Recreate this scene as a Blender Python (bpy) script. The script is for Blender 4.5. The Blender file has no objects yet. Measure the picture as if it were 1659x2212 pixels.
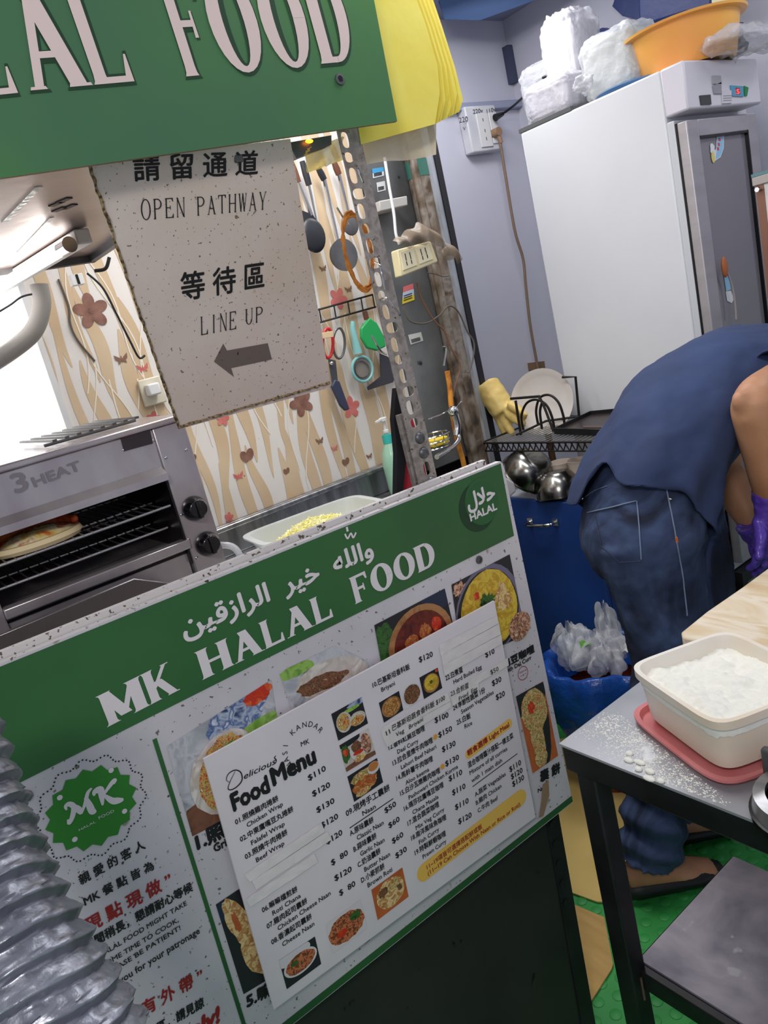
import bpy, bmesh, math, random
from mathutils import Vector, Matrix
random.seed(7)
SC = bpy.context.scene
COL = SC.collection
def V(*a): return Vector(a)
# ---------------------------------------------------------------- camera
FPX, CX, CY, HC = 1660.0, 829.5, 1106.0, 1.5
_p, _r, _a = math.radians(14.2), math.radians(13.8), math.radians(56)
FW = V(-math.sin(_a)*math.cos(_p), math.cos(_a)*math.cos(_p), -math.sin(_p))
RT = FW.cross(V(0, 0, 1)).normalized()
UP = RT.cross(FW)
CAMP = V(0, 0, HC)
cd = bpy.data.cameras.new('camera'); cam = bpy.data.objects.new('camera', cd); COL.objects.link(cam)
xax = RT*math.cos(_r)-UP*math.sin(_r); yax = UP*math.cos(_r)+RT*math.sin(_r)
cam.matrix_world = Matrix(((xax.x, yax.x, -FW.x, 0), (xax.y, yax.y, -FW.y, 0), (xax.z, yax.z, -FW.z, HC), (0, 0, 0, 1)))
cd.sensor_fit = 'VERTICAL'; cd.sensor_height = 32.0; cd.lens = FPX/2212*32.0; cd.clip_start = .02
cd.dof.use_dof = False
SC.camera = cam
def ray(x, y):
    dx, dy = x-CX, y-CY
    d = FW*FPX + RT*(dx*math.cos(_r)-dy*math.sin(_r)) - UP*(dx*math.sin(_r)+dy*math.cos(_r))
    return d.normalized()
def onx(x, y, X): d = ray(x, y); return CAMP+d*(X/d.x)
def ony(x, y, Y): d = ray(x, y); return CAMP+d*(Y/d.y)
def onz(x, y, Z): d = ray(x, y); return CAMP+d*((Z-HC)/d.z)
def ond(x, y, D): d = ray(x, y); return CAMP+d*(D/d.dot(FW))
# ---------------------------------------------------------------- world, lights, exposure
SC.view_settings.view_transform = 'Standard'; SC.view_settings.look = 'None'
SC.view_settings.exposure = 0.0; SC.view_settings.gamma = 1.0; SC.view_settings.use_curve_mapping = False
W = bpy.data.worlds.new('evening_street'); SC.world = W; W.use_nodes = True
W.node_tree.nodes['Background'].inputs[0].default_value = (.72, .76, .9, 1)
W.node_tree.nodes['Background'].inputs[1].default_value = .50
def area(name, loc, target, sx, sy, watts, col=(1, 1, 1)):
    l = bpy.data.lights.new(name, 'AREA'); l.shape = 'RECTANGLE'; l.size = sx; l.size_y = sy; l.energy = watts; l.color = col
    o = bpy.data.objects.new(name, l); COL.objects.link(o); o.location = loc
    o.rotation_euler = (Vector(target)-Vector(loc)).to_track_quat('-Z', 'Y').to_euler(); return o
area('ceiling_light', (-1.15, 1.15, 2.40), (-1.15, 1.2, 0), 1.2, .25, 12, (.97, .98, 1))
area('ceiling_light', (-.6, 2.3, 2.40), (-1.2, 2.1, 0.6), .9, .25, 4, (.95, .96, 1))
area('street_light', (.35, -.55, 2.35), (-1, .5, .9), .5, .22, 14, (1, .96, .92))
area('wall_fill_light', (-1.85, 1.95, 2.43), (-1.95, 2.05, 1.0), .5, .4, 9, (.98, .98, 1))  # added fill to brighten the lilac wall, no real lamp here
area('stall_light', (-1.62, .95, 2.1), (-1.75, .9, 0), .9, .1, 4.5, (1, .98, .95))
# ---------------------------------------------------------------- materials
def lin(c):
    c = c/255.
    return c/12.92 if c <= .04045 else ((c+.055)/1.055)**2.4
def rgb(c): return (lin(c[0]), lin(c[1]), lin(c[2]), 1)
def mat(name, col, rough=.5, metal=0., var=None, bump=None, spots=None, alpha=1., trans=0., emis=None, coat=0., stretch=(1, 1, 1), sss=0., ior=1.45):
    m = bpy.data.materials.new(name); m.use_nodes = True; nt = m.node_tree; N = nt.nodes; L = nt.links
    b = N['Principled BSDF']; b.inputs['Base Color'].default_value = rgb(col); b.inputs['Roughness'].default_value = rough
    b.inputs['Metallic'].default_value = metal; b.inputs['Alpha'].default_value = alpha; b.inputs['Transmission Weight'].default_value = trans
    b.inputs['Coat Weight'].default_value = coat; b.inputs['IOR'].default_value = ior
    if sss: b.inputs['Subsurface Weight'].default_value = sss; b.inputs['Subsurface Radius'].default_value = (.02, .01, .006)
    if emis: b.inputs['Emission Color'].default_value = rgb(emis[0]); b.inputs['Emission Strength'].default_value = emis[1]
    m.diffuse_color = rgb(col)
    vec = None
    if var or bump or spots:
        tc = N.new('ShaderNodeTexCoord'); mp = N.new('ShaderNodeMapping'); mp.inputs['Scale'].default_value = stretch
        L.new(tc.outputs['Object'], mp.inputs[0]); vec = mp.outputs[0]
    cur = None
    def noise(s, d=4, dist=0.):
        n = N.new('ShaderNodeTexNoise'); n.inputs['Scale'].default_value = s; n.inputs['Detail'].default_value = d
        n.inputs['Distortion'].default_value = dist; L.new(vec, n.inputs['Vector']); return n.outputs['Fac']
    def ramp(src, stops):
        r = N.new('ShaderNodeValToRGB'); e = r.color_ramp.elements
        while len(e) < len(stops): e.new(.5)
        for k, (p, c) in enumerate(stops): e[k].position = p; e[k].color = c
        L.new(src, r.inputs[0]); return r.outputs[0]
    if var:
        if isinstance(var[0], list):      # list of colours, scale
            cs = var[0]; n = len(cs)
            cur = ramp(noise(var[1], 6, var[2] if len(var) > 2 else .3), [(.32+.36*k/(n-1), rgb(c)) for k, c in enumerate(cs)])
        else:
            cur = ramp(noise(var[1]), [(var[2], rgb(col)), (var[3], rgb(var[0]))])
    for sp in (spots if isinstance(spots, list) else [spots] if spots else []):
        k = noise(sp[1], 3); f = ramp(k, [(sp[2], (0, 0, 0, 1)), (sp[2]+.03, (1, 1, 1, 1))])
        mx = N.new('ShaderNodeMix'); mx.data_type = 'RGBA'; L.new(f, mx.inputs[0])
        if cur: L.new(cur, mx.inputs[6])
        else: mx.inputs[6].default_value = rgb(col)
        mx.inputs[7].default_value = rgb(sp[0]); cur = mx.outputs[2]
    if cur: L.new(cur, b.inputs['Base Color'])
    if bump:
        bp = N.new('ShaderNodeBump'); bp.inputs['Strength'].default_value = bump[1]; bp.inputs['Distance'].default_value = bump[2] if len(bump) > 2 else .002
        L.new(noise(bump[0], 5), bp.inputs['Height']); L.new(bp.outputs[0], b.inputs['Normal'])
    return m
# ---------------------------------------------------------------- mesh builder
class MB:
    def __init__(s): s.v = []; s.f = []; s.mi = []; s.ms = []; s.k = 0
    def m(s, mt):
        if mt not in s.ms: s.ms.append(mt)
        s.k = s.ms.index(mt); return s
    def add(s, vs, fs):
        n = len(s.v); s.v += [Vector(p) for p in vs]; s.f += [[i+n for i in f] for f in fs]; s.mi += [s.k]*len(fs); return s
    def hexa(s, p):   # 8 corners: bottom 4 ccw, top 4 ccw
        return s.add(p, [(3, 2, 1, 0), (4, 5, 6, 7), (0, 1, 5, 4), (1, 2, 6, 5), (2, 3, 7, 6), (3, 0, 4, 7)])
    def box(s, a, b):
        x0, y0, z0 = a; x1, y1, z1 = b
        return s.hexa([(x0, y0, z0), (x1, y0, z0), (x1, y1, z0), (x0, y1, z0), (x0, y0, z1), (x1, y0, z1), (x1, y1, z1), (x0, y1, z1)])
    def bar(s, p, q, w, h, up=(0, 0, 1)):
        p = Vector(p); q = Vector(q); d = (q-p).normalized(); u = d.cross(Vector(up))
        if u.length < 1e-4: u = d.cross(V(1, 0, 0))
        u.normalize(); t = u.cross(d); u = u*w/2; t = t*h/2
        return s.hexa([p-u-t, p+u-t, q+u-t, q-u-t, p-u+t, p+u+t, q+u+t, q-u+t])
    def prism(s, pts, off):   # extruded polygon
        n = len(pts); off = Vector(off); a = [Vector(p) for p in pts]
        return s.add(a+[p+off for p in a], [tuple(range(n-1, -1, -1)), tuple(range(n, 2*n))]+[(i, (i+1) % n, n+(i+1) % n, n+i) for i in range(n)])
    def tube(s, pts, r, n=10, cap=True, closed=False):
        pts = [Vector(p) for p in pts]; m_ = len(pts)
        if not isinstance(r, (list, tuple)): r = [r]*m_
        t0 = (pts[1]-pts[0]).normalized(); u = t0.orthogonal().normalized(); rings = []
        for i, p in enumerate(pts):
            if closed: t = (pts[(i+1) % m_]-pts[i-1]).normalized()
            else: t = (pts[min(i+1, m_-1)]-pts[max(i-1, 0)]).normalized()
            u = (u-t*u.dot(t))
            if u.length < 1e-6: u = t.orthogonal()
            u.normalize(); w = t.cross(u)
            rings.append([p+(u*math.cos(2*math.pi*k/n)+w*math.sin(2*math.pi*k/n))*r[i] for k in range(n)])
        vs = [q for R in rings for q in R]; fs = []
        for i in range(m_ if closed else m_-1):
            j = (i+1) % m_
            for k in range(n): fs.append((i*n+k, i*n+(k+1) % n, j*n+(k+1) % n, j*n+k))
        if cap and not closed: fs += [tuple(range(n-1, -1, -1)), tuple(range((m_-1)*n, m_*n))]
        return s.add(vs, fs)
    def cyl(s, a, b, r, n=20, r2=None): return s.tube([a, b], [r, r if r2 is None else r2], n)
    def lathe(s, c, prof, n=28, u=(1, 0, 0), w=(0, 1, 0), ax=(0, 0, 1), close=False):
        c = Vector(c); u = Vector(u); w = Vector(w); ax = Vector(ax); vs = []
        for r, h in prof:
            for k in range(n): a = 2*math.pi*k/n; vs.append(c+(u*math.cos(a)+w*math.sin(a))*r+ax*h)
        m_ = len(prof); fs = []
        for i in range(m_-1+(1 if close else 0)):
            j = (i+1) % m_
            for k in range(n): fs.append((i*n+k, i*n+(k+1) % n, j*n+(k+1) % n, j*n+k))
        if not close:
            if prof[0][0] > 1e-6: fs.append(tuple(range(n-1, -1, -1)))
            if prof[-1][0] > 1e-6: fs.append(tuple(range((m_-1)*n, m_*n)))
        return s.add(vs, fs)
    def ell(s, c, r, n=16, m_=10, R=None):
        c = Vector(c); vs = []; fs = []
        if not isinstance(r, (tuple, list)): r = (r, r, r)
        for i in range(m_+1):
            th = math.pi*i/m_
            for k in range(n):
                a = 2*math.pi*k/n; p = V(r[0]*math.sin(th)*math.cos(a), r[1]*math.sin(th)*math.sin(a), r[2]*math.cos(th))
                vs.append(c+(R@p if R else p))
        for i in range(m_):
            for k in range(n): fs.append((i*n+k, (i+1)*n+k, (i+1)*n+(k+1) % n, i*n+(k+1) % n))
        return s.add(vs, fs)
    def grid(s, fn, nu, nv):
        vs = [fn(i/nu, j/nv) for j in range(nv+1) for i in range(nu+1)]
        return s.add(vs, [(j*(nu+1)+i, j*(nu+1)+i+1, (j+1)*(nu+1)+i+1, (j+1)*(nu+1)+i) for j in range(nv) for i in range(nu)])
    def rings(s, R, cap=True, closed=True):   # list of equal rings
        n = len(R[0]); vs = [p for r in R for p in r]; fs = []
        for i in range(len(R)-1):
            for k in range(n if closed else n-1): fs.append((i*n+k, i*n+(k+1) % n, (i+1)*n+(k+1) % n, (i+1)*n+k))
        if cap: fs += [tuple(range(n-1, -1, -1)), tuple(range((len(R)-1)*n, len(R)*n))]
        return s.add(vs, fs)
def smoothpath(pts, n=8):
    P = [Vector(p) for p in pts]; out = []
    for i in range(len(P)-1):
        a, b, c, d = P[max(i-1, 0)], P[i], P[i+1], P[min(i+2, len(P)-1)]
        for k in range(n):
            t = k/n; out.append(.5*((2*b)+(c-a)*t+(2*a-5*b+4*c-d)*t*t+(3*b-a-3*c+d)*t**3))
    out.append(P[-1]); return out
def build(name, mb, mt=None, parent=None, loc=None, bevel=0, smooth=.6, fix=True, weld=0):
    me = bpy.data.meshes.new(name)
    root = parent
    while root is not None and root.parent is not None: root = root.parent
    if root is not None: o0 = Vector(root['_o'])
    else:
        if loc is None:
            xs = [p.x for p in mb.v]; ys = [p.y for p in mb.v]; zs = [p.z for p in mb.v]
            loc = ((min(xs)+max(xs))/2, (min(ys)+max(ys))/2, min(zs))
        o0 = Vector(loc)
    me.from_pydata([p-o0 for p in mb.v], [], mb.f)
    for q in (mb.ms or [mt]): me.materials.append(q)
    if mb.ms: me.polygons.foreach_set('material_index', mb.mi)
    if fix:
        bm = bmesh.new(); bm.from_mesh(me)
        if weld: bmesh.ops.remove_doubles(bm, verts=bm.verts, dist=weld)
        bmesh.ops.recalc_face_normals(bm, faces=bm.faces); bm.to_mesh(me); bm.free()
    if smooth: me.shade_smooth(); me.set_sharp_from_angle(angle=smooth)
    o = bpy.data.objects.new(name, me); COL.objects.link(o)
    if parent is not None: o.parent = parent
    else: o.location = o0
    o['_o'] = list(o0)
    if bevel:
        b = o.modifiers.new('bevel', 'BEVEL'); b.width = bevel; b.segments = 2; b.limit_method = 'ANGLE'; b.angle_limit = .7
    return o
def tag(o, label, cat, group=None):
    o['label'] = label; o['category'] = cat
    if group: o['group'] = group
    return o
def thing(name, label, cat, loc, group=None):
    o = bpy.data.objects.new(name, None); COL.objects.link(o); o.location = loc; o.empty_display_size = .05; o['_o'] = list(loc)
    return tag(o, label, cat, group)
def struct(o): o['kind'] = 'structure'; return o
def stuff(o): o['kind'] = 'stuff'; return o
def mods(o, voxel=0, smooth=0, disp=None, solid=0, sub=0):
    if voxel:
        m = o.modifiers.new('r', 'REMESH'); m.mode = 'VOXEL'; m.voxel_size = voxel; m.use_smooth_shade = True
    if smooth:
        m = o.modifiers.new('s', 'SMOOTH'); m.factor = .6; m.iterations = smooth
    if sub: m = o.modifiers.new('u', 'SUBSURF'); m.levels = sub; m.render_levels = sub
    for d in (disp if isinstance(disp, list) else [disp] if disp else []):
        t = bpy.data.textures.new('w', 'CLOUDS'); t.noise_scale = d[1]; t.noise_depth = 2
        m = o.modifiers.new('d', 'DISPLACE'); m.texture = t; m.strength = d[0]; m.mid_level = .5; m.texture_coords = 'LOCAL'
    if solid: m = o.modifiers.new('t', 'SOLIDIFY'); m.thickness = solid; m.offset = 0
    return o
# ---------------------------------------------------------------- flat frames and lettering
class Fr:
    def __init__(s, o, u, v): s.o = Vector(o); s.u = Vector(u).normalized(); s.v = Vector(v).normalized(); s.n = s.u.cross(s.v)
    def px(s, x, y):
        d = ray(x, y); t = (s.o-CAMP).dot(s.n)/d.dot(s.n); p = CAMP+d*t-s.o
        return (p.dot(s.u), p.dot(s.v))
    def to(s, a, off=0.): return s.o+s.u*a[0]+s.v*a[1]+s.n*off
def flat(mb, fr, pts, off):
    off += (len(mb.f) % 40)*1.2e-5
    return mb.add([fr.to(p, off) for p in pts], [tuple(range(len(pts)))])
def flatpx(mb, fr, pts, off): return flat(mb, fr, [fr.px(*p) for p in pts], off)
_tc = {}
def glyphs(s):
    if s in _tc: return _tc[s]
    c = bpy.data.curves.new('t', 'FONT'); c.body = s; c.resolution_u = 2
    ob = bpy.data.objects.new('t', c); me = bpy.data.meshes.new_from_object(ob)
    r = ([(p.co.x, p.co.y) for p in me.vertices], [tuple(p.vertices) for p in me.polygons])
    bpy.data.objects.remove(ob); bpy.data.meshes.remove(me); bpy.data.curves.remove(c)
    _tc[s] = r; return r
def basis(fr, p0, p1, em):
    a = Vector(fr.px(*p0)); b = Vector(fr.px(*p1)); d = b-a; L = d.length; u = d/L; v = V(-u.y, u.x) if False else Vector((-u.y, u.x))
    q = Vector(fr.px(p0[0], p0[1]-em))-a
    return a, u, v, L, q.length
def T(mb, fr, s, p0, p1, em, off=.0012, bold=0., shear=0.):
    vs, fs = glyphs(s)
    if not vs: return
    a, u, v, L, h = basis(fr, p0, p1, em)
    x0 = min(p[0] for p in vs); x1 = max(p[0] for p in vs); k = L/(x1-x0)
    ds = [(0, 0)] if not bold else [(-bold, 0), (bold, 0), (0, bold), (0, -bold), (bold*.7, bold*.7), (-bold*.7, -bold*.7)]
    for i_, (dx, dy) in enumerate(ds):
        mb.add([fr.to(a+u*((p[0]-x0+dx+shear*p[1])*k)+v*((p[1]+dy)*h), off+i_*2e-5) for p in vs], fs)
def drawn(ch, tk, tn, fl):
    """serif capitals drawn as strokes in a unit box; returns polygons"""
    P = []
    def S(x, y0=0, y1=1, w=tk, f=fl, both=True):
        h = w/2; P.append([(x-h-f, y0), (x+h+f, y0), (x+h+f*.3, y0+.035), (x+h, y0+.10), (x+h, y1-.10), (x+h+f*.3, y1-.035), (x+h+f, y1), (x-h-f, y1), (x-h-f*.3, y1-.035), (x-h, y1-.10), (x-h, y0+.10), (x-h-f*.3, y0+.035)])
    def D(p, q, w=tk):
        P.append([(p[0]-w/2, p[1]), (p[0]+w/2, p[1]), (q[0]+w/2, q[1]), (q[0]-w/2, q[1])])
    def H(y, a, b, end=0., w=tn):   # bar with a wedge at its far end
        P.append([(a, y-w/2), (b, y-w/2), (b, y+w/2), (a, y+w/2)])
        if end:
            e = abs(end); P.append([(b-tn*.4, y-w/2-(e if end < 0 else 0)), (b+fl*.5+.01, y-w/2-(e if end < 0 else 0)), (b+fl*.4, y+w/2+(e if end > 0 else 0)), (b-tn*.4 if end > 0 else b-.12, y+w/2+(e if end > 0 else 0)), (b-.14, y)])
    def F(x, y, w): P.append([(x-w/2, y), (x+w/2, y), (x+w/2-.02, y+.03), (x-w/2+.02, y+.03)])
    def R(cx, cy, rx, ry, a0=0, a1=360, n=28):
        for i in range(n):
            q = []
            for a, g in ((a0+(a1-a0)*i/n, 0), (a0+(a1-a0)*(i+1)/n, 0), (a0+(a1-a0)*(i+1)/n, 1), (a0+(a1-a0)*i/n, 1)):
                t = math.radians(a); q.append((cx+math.cos(t)*(rx-g*tk), cy+math.sin(t)*(ry-g*tn)))
            P.append(q)
    if ch == 'H': S(.16); S(.84); H(.5, .16, .84)
    if ch == 'I': S(.5)
    if ch == 'L': S(.2); H(tn/2, .2, .93, .22)
    if ch == 'F': S(.2); H(1-tn/2, .2, .90, -.16); H(.5, .2, .66); P.append([(.62, .36), (.72, .36), (.70, .62), (.64, .62)])
    if ch == 'E': S(.2); H(1-tn/2, .2, .88, -.14); H(.52, .2, .62); P.append([(.58, .42), (.65, .42), (.65, .62), (.58, .62)]); H(tn/2, .2, .92, .17)
    if ch == 'T': S(.5); H(1-tn/2, .08, .92, -.14); P.append([(.06, .80), (.10, .80), (.20, 1), (.06, 1)])
    if ch == 'P': S(.2); R(.48, .74, .44, .26, -90, 90, 16); H(1-tn/2, .2, .48); H(.48+tn/2, .2, .48)
    if ch == 'D': S(.18); R(.46, .5, .50, .5, -90, 90, 20); H(1-tn/2, .1, .46); H(tn/2, .1, .46)
    if ch == 'O': R(.5, .5, .5, .52)
    if ch == 'U': S(.2, .25); R(.52, .3, .36, .32, 180, 360, 16); D((.86, .3), (.86, 1), tk*.5 if tk < .2 else tk); F(.86, .97, .24)
    if ch == 'N': S(.16, w=tn*1.6); S(.86, w=tn*1.6); D((.84, 0), (.14, 1), tk)
    if ch == 'M': S(.14, w=tk*.75); S(.87, w=tk); D((.5, .12), (.14, 1), tk*.95); D((.46, .12), (.84, 1), tk*.5)
    if ch == 'A': D((.84, 0), (.46, 1), tk*1.05); D((.14, 0), (.50, 1), tk*.55); H(.33, .22, .7); F(.86, 0, tk+2*fl+.03); F(.13, 0, tk*.5+2*fl+.05)
    if ch == 'K': S(.2); D((.30, .40), (.84, 1), tk*.5); D((.86, 0), (.46, .60), tk); F(.86, 0, tk+2*fl); P.append([(.7, .97), (.98, .97), (.98, 1), (.7, 1)])
    if ch == 'W': D((.30, 0), (.10, 1), tk); D((.30, 0), (.50, 1), tn*1.3); D((.70, 0), (.50, 1), tk); D((.70, 0), (.92, 1), tn*1.3); F(.1, .97, tk+2*fl); F(.9, .97, .2)
    if ch == 'Y': S(.5, 0, .5); D((.5, .42), (.16, 1), tk); D((.5, .42), (.86, 1), tn*1.4); F(.17, .97, tk+2*fl); F(.85, .97, .24)
    return P
def word(mb, fr, s, p0, p1, em, off, tk=.24, tn=.09, fl=.06, gap=.12, wd=None, grow=0.):
    a, u, v, L, h = basis(fr, p0, p1, em); wd = wd or {}
    ws = [wd.get(c, 1.) for c in s]; tot = sum(ws)+gap*(len(s)-1); k = L/tot; x = 0.
    for c, w in zip(s, ws):
        for po in drawn(c, tk+grow*2, tn+grow*1.4, fl+grow*.5):
            if grow:
                po = [(px_, .5+(py_-.5)*(1+grow*.9)) for px_, py_ in po]
            flat(mb, fr, [a+u*((x+p[0]*w)*k)+v*(p[1]*h) for p in po], off)
        x += w+gap
def ribbon(mb, fr, pts, w, off, n=6):   # flat brush stroke through px points; w in metres (number or list)
    P = smoothpath([(*fr.px(*p), 0) for p in pts], n); m_ = len(P); vs = []
    for i, p in enumerate(P):
        t = (P[min(i+1, m_-1)]-P[max(i-1, 0)]).normalized(); q = V(-t.y, t.x, 0)
        ww = w if not isinstance(w, list) else w[0]+(w[1]-w[0])*math.sin(math.pi*i/(m_-1))
        vs += [fr.to(p+q*ww/2, off+i*4e-6), fr.to(p-q*ww/2, off+i*4e-6)]
    mb.add(vs, [(2*i, 2*i+1, 2*i+3, 2*i+2) for i in range(m_-1)])
def disc(mb, fr, c, r, off, n=24, ry=None, rot=0., jag=0., rnd=None):
    ry = ry or r; out = []
    for k in range(n):
        a = 2*math.pi*k/n; q = 1+(rnd.uniform(-jag, jag) if jag else 0)
        x, y = math.cos(a)*r*q, math.sin(a)*ry*q
        out.append((c[0]+x*math.cos(rot)-y*math.sin(rot), c[1]+x*math.sin(rot)+y*math.cos(rot)))
    flat(mb, fr, out, off)
def quadmap(q, a, b):
    p0 = q[0].lerp(q[1], a); p1 = q[3].lerp(q[2], a); return p0.lerp(p1, b)
def photo(name, parent, fr, quad, bg, shapes, off=.0010):
    """printed picture: quad TL,TR,BR,BL in px; shapes: (material, cx, cy, rx, ry, jag) in picture units"""
    q = [Vector(fr.px(*p)) for p in quad]; mb = MB().m(bg); flat(mb, fr, q, off); rn = random.Random(len(shapes)*7+3)
    for i, sh in enumerate(shapes):
        mb.m(sh[0]); cx, cy, rx, ry = sh[1:5]; jag = sh[5] if len(sh) > 5 else 0; rot = sh[6] if len(sh) > 6 else 0; pts = []
        for k in range(26):
            a = 2*math.pi*k/26; g = 1+rn.uniform(-jag, jag); x, y = math.cos(a)*rx*g, math.sin(a)*ry*g
            X = min(1, max(0, cx+x*math.cos(rot)-y*math.sin(rot))); Y = min(1, max(0, cy+x*math.sin(rot)+y*math.cos(rot)))
            pts.append(quadmap(q, X, Y))
        flat(mb, fr, pts, off+.00012*(i+1))
    return build(name, mb, parent=parent, smooth=0, fix=False)
# ---------------------------------------------------------------- shared materials
INK = mat('black_ink', (22, 22, 26), .6); RED = mat('red_ink', (150, 28, 30), .6); WHITE_P = mat('white_print', (222, 214, 218), .6)
GREEN = mat('green_print', (48, 100, 52), .45, var=((38, 76, 48), 2.2, .35, .7), bump=(160, .04))
GREEN2 = mat('deep_green_print', (66, 110, 78), .5, var=((70, 124, 66), 1.6, .4, .65), bump=(60, .05))
DKGREEN = mat('dark_green_print', (22, 60, 34), .55)
MIDGREEN = mat('mid_green_print', (36, 92, 48), .5)
BADGE = mat('badge_green_print', (48, 128, 42), .5)
BOARDW = mat('board_white', (208, 203, 208), .45, var=((192, 186, 193), 6, .35, .75), spots=[((110, 104, 98), 120, .655), ((70, 66, 62), 70, .70), ((150, 142, 134), 18, .70)], bump=(40, .05))
PAPER = mat('menu_paper', (224, 217, 222), .35, var=((214, 205, 210), 4, .4, .7), coat=.15)
TAPE = mat('correction_tape', (226, 219, 218), .4, bump=(60, .35, .003))
FOAM = mat('board_edge_white', (205, 200, 198), .7, spots=((90, 80, 72), 120, .62))
STEEL = mat('brushed_steel', (178, 178, 180), .32, .9, var=((128, 130, 134), 7, .35, .7), stretch=(1, 6, 1), bump=(30, .05))
STEELD = mat('dull_steel', (120, 120, 122), .42, .8, var=((84, 84, 88), 9, .35, .7), bump=(45, .1))
BLACKM = mat('black_painted_metal', (24, 24, 26), .4, .2, var=((38, 38, 40), 12, .4, .7), bump=(50, .05))
GREASY = mat('greasy_black_panel', (46, 45, 43), .4, .1, var=((30, 30, 31), 3, .35, .65), bump=(20, .1), spots=((14, 14, 14), 26, .70))
CHROME = mat('chrome', (205, 205, 208), .15, 1.)
RUBBERB = mat('black_plastic', (18, 18, 20), .3)
WHITEP = mat('white_plastic', (222, 222, 222), .4)
RUST = mat('rusted_galvanised', (128, 120, 114), .55, .5, var=([(134, 124, 116), (152, 144, 138), (170, 162, 156), (142, 130, 122)], 50), spots=[((84, 72, 62), 150, .67), ((176, 170, 164), 60, .70)], bump=(160, .3))
CABLEG = mat('grey_cable', (96, 88, 80), .6)
CABLEB = mat('black_cable', (20, 20, 24), .5)
CLEAR = mat('clear_film', (236, 238, 242), .16, alpha=.42, bump=(22, .8, .012))
CLEARW = mat('milky_film', (222, 222, 228), .16, alpha=.46, bump=(18, .8, .015))
# ---------------------------------------------------------------- room shell
XW, YW, ZC = -2.35, 2.72, 2.50
PURPLE = mat('lilac_wall_paint', (204, 204, 216), .75, var=((194, 194, 208), 1.3, .35, .7), bump=(35, .06))
struct(build('wall_left', MB().box((XW-.1, 1.88, 0), (XW, YW, ZC)), PURPLE))
struct(build('wall_back', MB().box((XW-.1, YW, 0), (.9, YW+.1, ZC)), PURPLE))
struct(build('ceiling', MB().box((XW-.1, .7, ZC), (.9, YW+.1, ZC+.06)), mat('ceiling_paint', (150, 156, 180), .8)))
m = MB(); a = [onx(940, -30, -2.20), onx(1240, -30, -1.9), onx(1036, 44, -2.15), onx(960, 42, -2.2)]
struct(build('trim_1', MB().prism(a, (-.02, 0, .1)), mat('blue_ceiling_panel', (70, 100, 150), .5)))
struct(build('trim_2', MB().box((XW, 2.26, 2.165), (XW+.03, YW, 2.195)), mat('conduit_trim', (150, 156, 178), .5), bevel=.004))
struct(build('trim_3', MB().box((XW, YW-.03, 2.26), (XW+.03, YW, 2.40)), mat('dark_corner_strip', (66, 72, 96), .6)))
FLOORG = mat('green_rubber_mat', (56, 160, 74), .5, var=((46, 138, 64), 5, .4, .65), bump=(80, .08))
fl = struct(build('floor', MB().box((-2.45, -1.2, -.03), (.9, YW, 0)), FLOORG))
m = MB(); i = 0
for ix in range(28):
    for iy in range(36):
        x = -1.75+ix*.045+(iy % 2)*.0225; y = .66+iy*.04
        m.lathe((x, y, 0), [(.0135, -.001), (.0135, .0012), (.0115, .0022), (0, .0022)], 12)
stuff(build('coin_studs', m, FLOORG, parent=fl))
CARD = mat('brown_cardboard', (198, 162, 98), .85, var=((180, 142, 84), 6, .35, .7), stretch=(1, 5, 1), bump=(40, .1), spots=((120, 84, 44), 9, .72))
CARDY = mat('yellow_cardboard', (212, 184, 112), .8, var=((198, 168, 96), 5, .35, .7), bump=(30, .06))
def sheet(name, px, z, t, mt, label, cat, group=None):
    p = [onz(x, y, z) for x, y in px]; return tag(build(name, MB().prism(p, (0, 0, t)), mt), label, cat, group)
sheet('cardboard_sheet', [(1090, 1620), (1420, 1560), (1455, 1800), (1330, 1952), (1290, 1950), (1234, 1930), (1150, 1900)], .003, .004, CARDY, 'flat yellowish cardboard sheet on the green mat under the shoe', 'cardboard')
sheet('cardboard_sheet', [(1200, 1938), (1239, 1956), (1306, 1984), (1325, 2085), (1322, 2095), (1277, 2166), (1170, 2260)], .003, .004, CARD, 'brown corrugated cardboard scrap on the green mat beside the black cabinet', 'cardboard')
# wallpapered wall of the stall with printed trunks
WPX = -2.0
WBASE = mat('wallpaper_cream', (224, 218, 212), .6, spots=[((170, 150, 132), 60, .74), ((120, 96, 76), 30, .77)])
TAN = mat('wallpaper_tan', (202, 176, 142), .6, var=((212, 190, 160), 5, .4, .7), spots=((110, 84, 62), 44, .76))
IVORY = mat('wallpaper_ivory_line', (234, 224, 206), .6)
wl = struct(build('wall_stall', MB().m(WBASE).box((WPX-.05, .505, 0), (WPX, 1.555, ZC)), loc=(WPX, .9, 0)))
wf = Fr((WPX, 0, 0), (0, 1, 0), (0, 0, 1))
tr = MB().m(TAN); rn = random.Random(11)
def wavy(y0, z0, z1, w, lean, ph, off):
    vs = []; n = 22; off += (len(tr.f)//22)*8e-6
    for i in range(n+1):
        t = i/n; z = z0+(z1-z0)*t; c = y0+lean*t+.007*math.sin(t*8+ph); h = w*(.06+abs(math.sin(math.pi*t)))**.8
        vs += [(c-h, z), (c+h, z)]
    tr.add([wf.to((min(1.554, max(.507, v[0])), v[1]), off) for v in vs], [(2*k, 2*k+1, 2*k+3, 2*k+2) for k in range(n)])
y = .44
k = 0
while y < 1.58:
    z = .95+rn.uniform(-.25, .05)
    while z < 2.0:
        L = rn.uniform(.30, .62); wavy(y+rn.uniform(-.012, .012), z, z+L, rn.uniform(.011, .021), rn.uniform(-.035, .035), rn.uniform(0, 6), .0008); z += L*.82
    y += .052
tr.m(IVORY)
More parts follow.
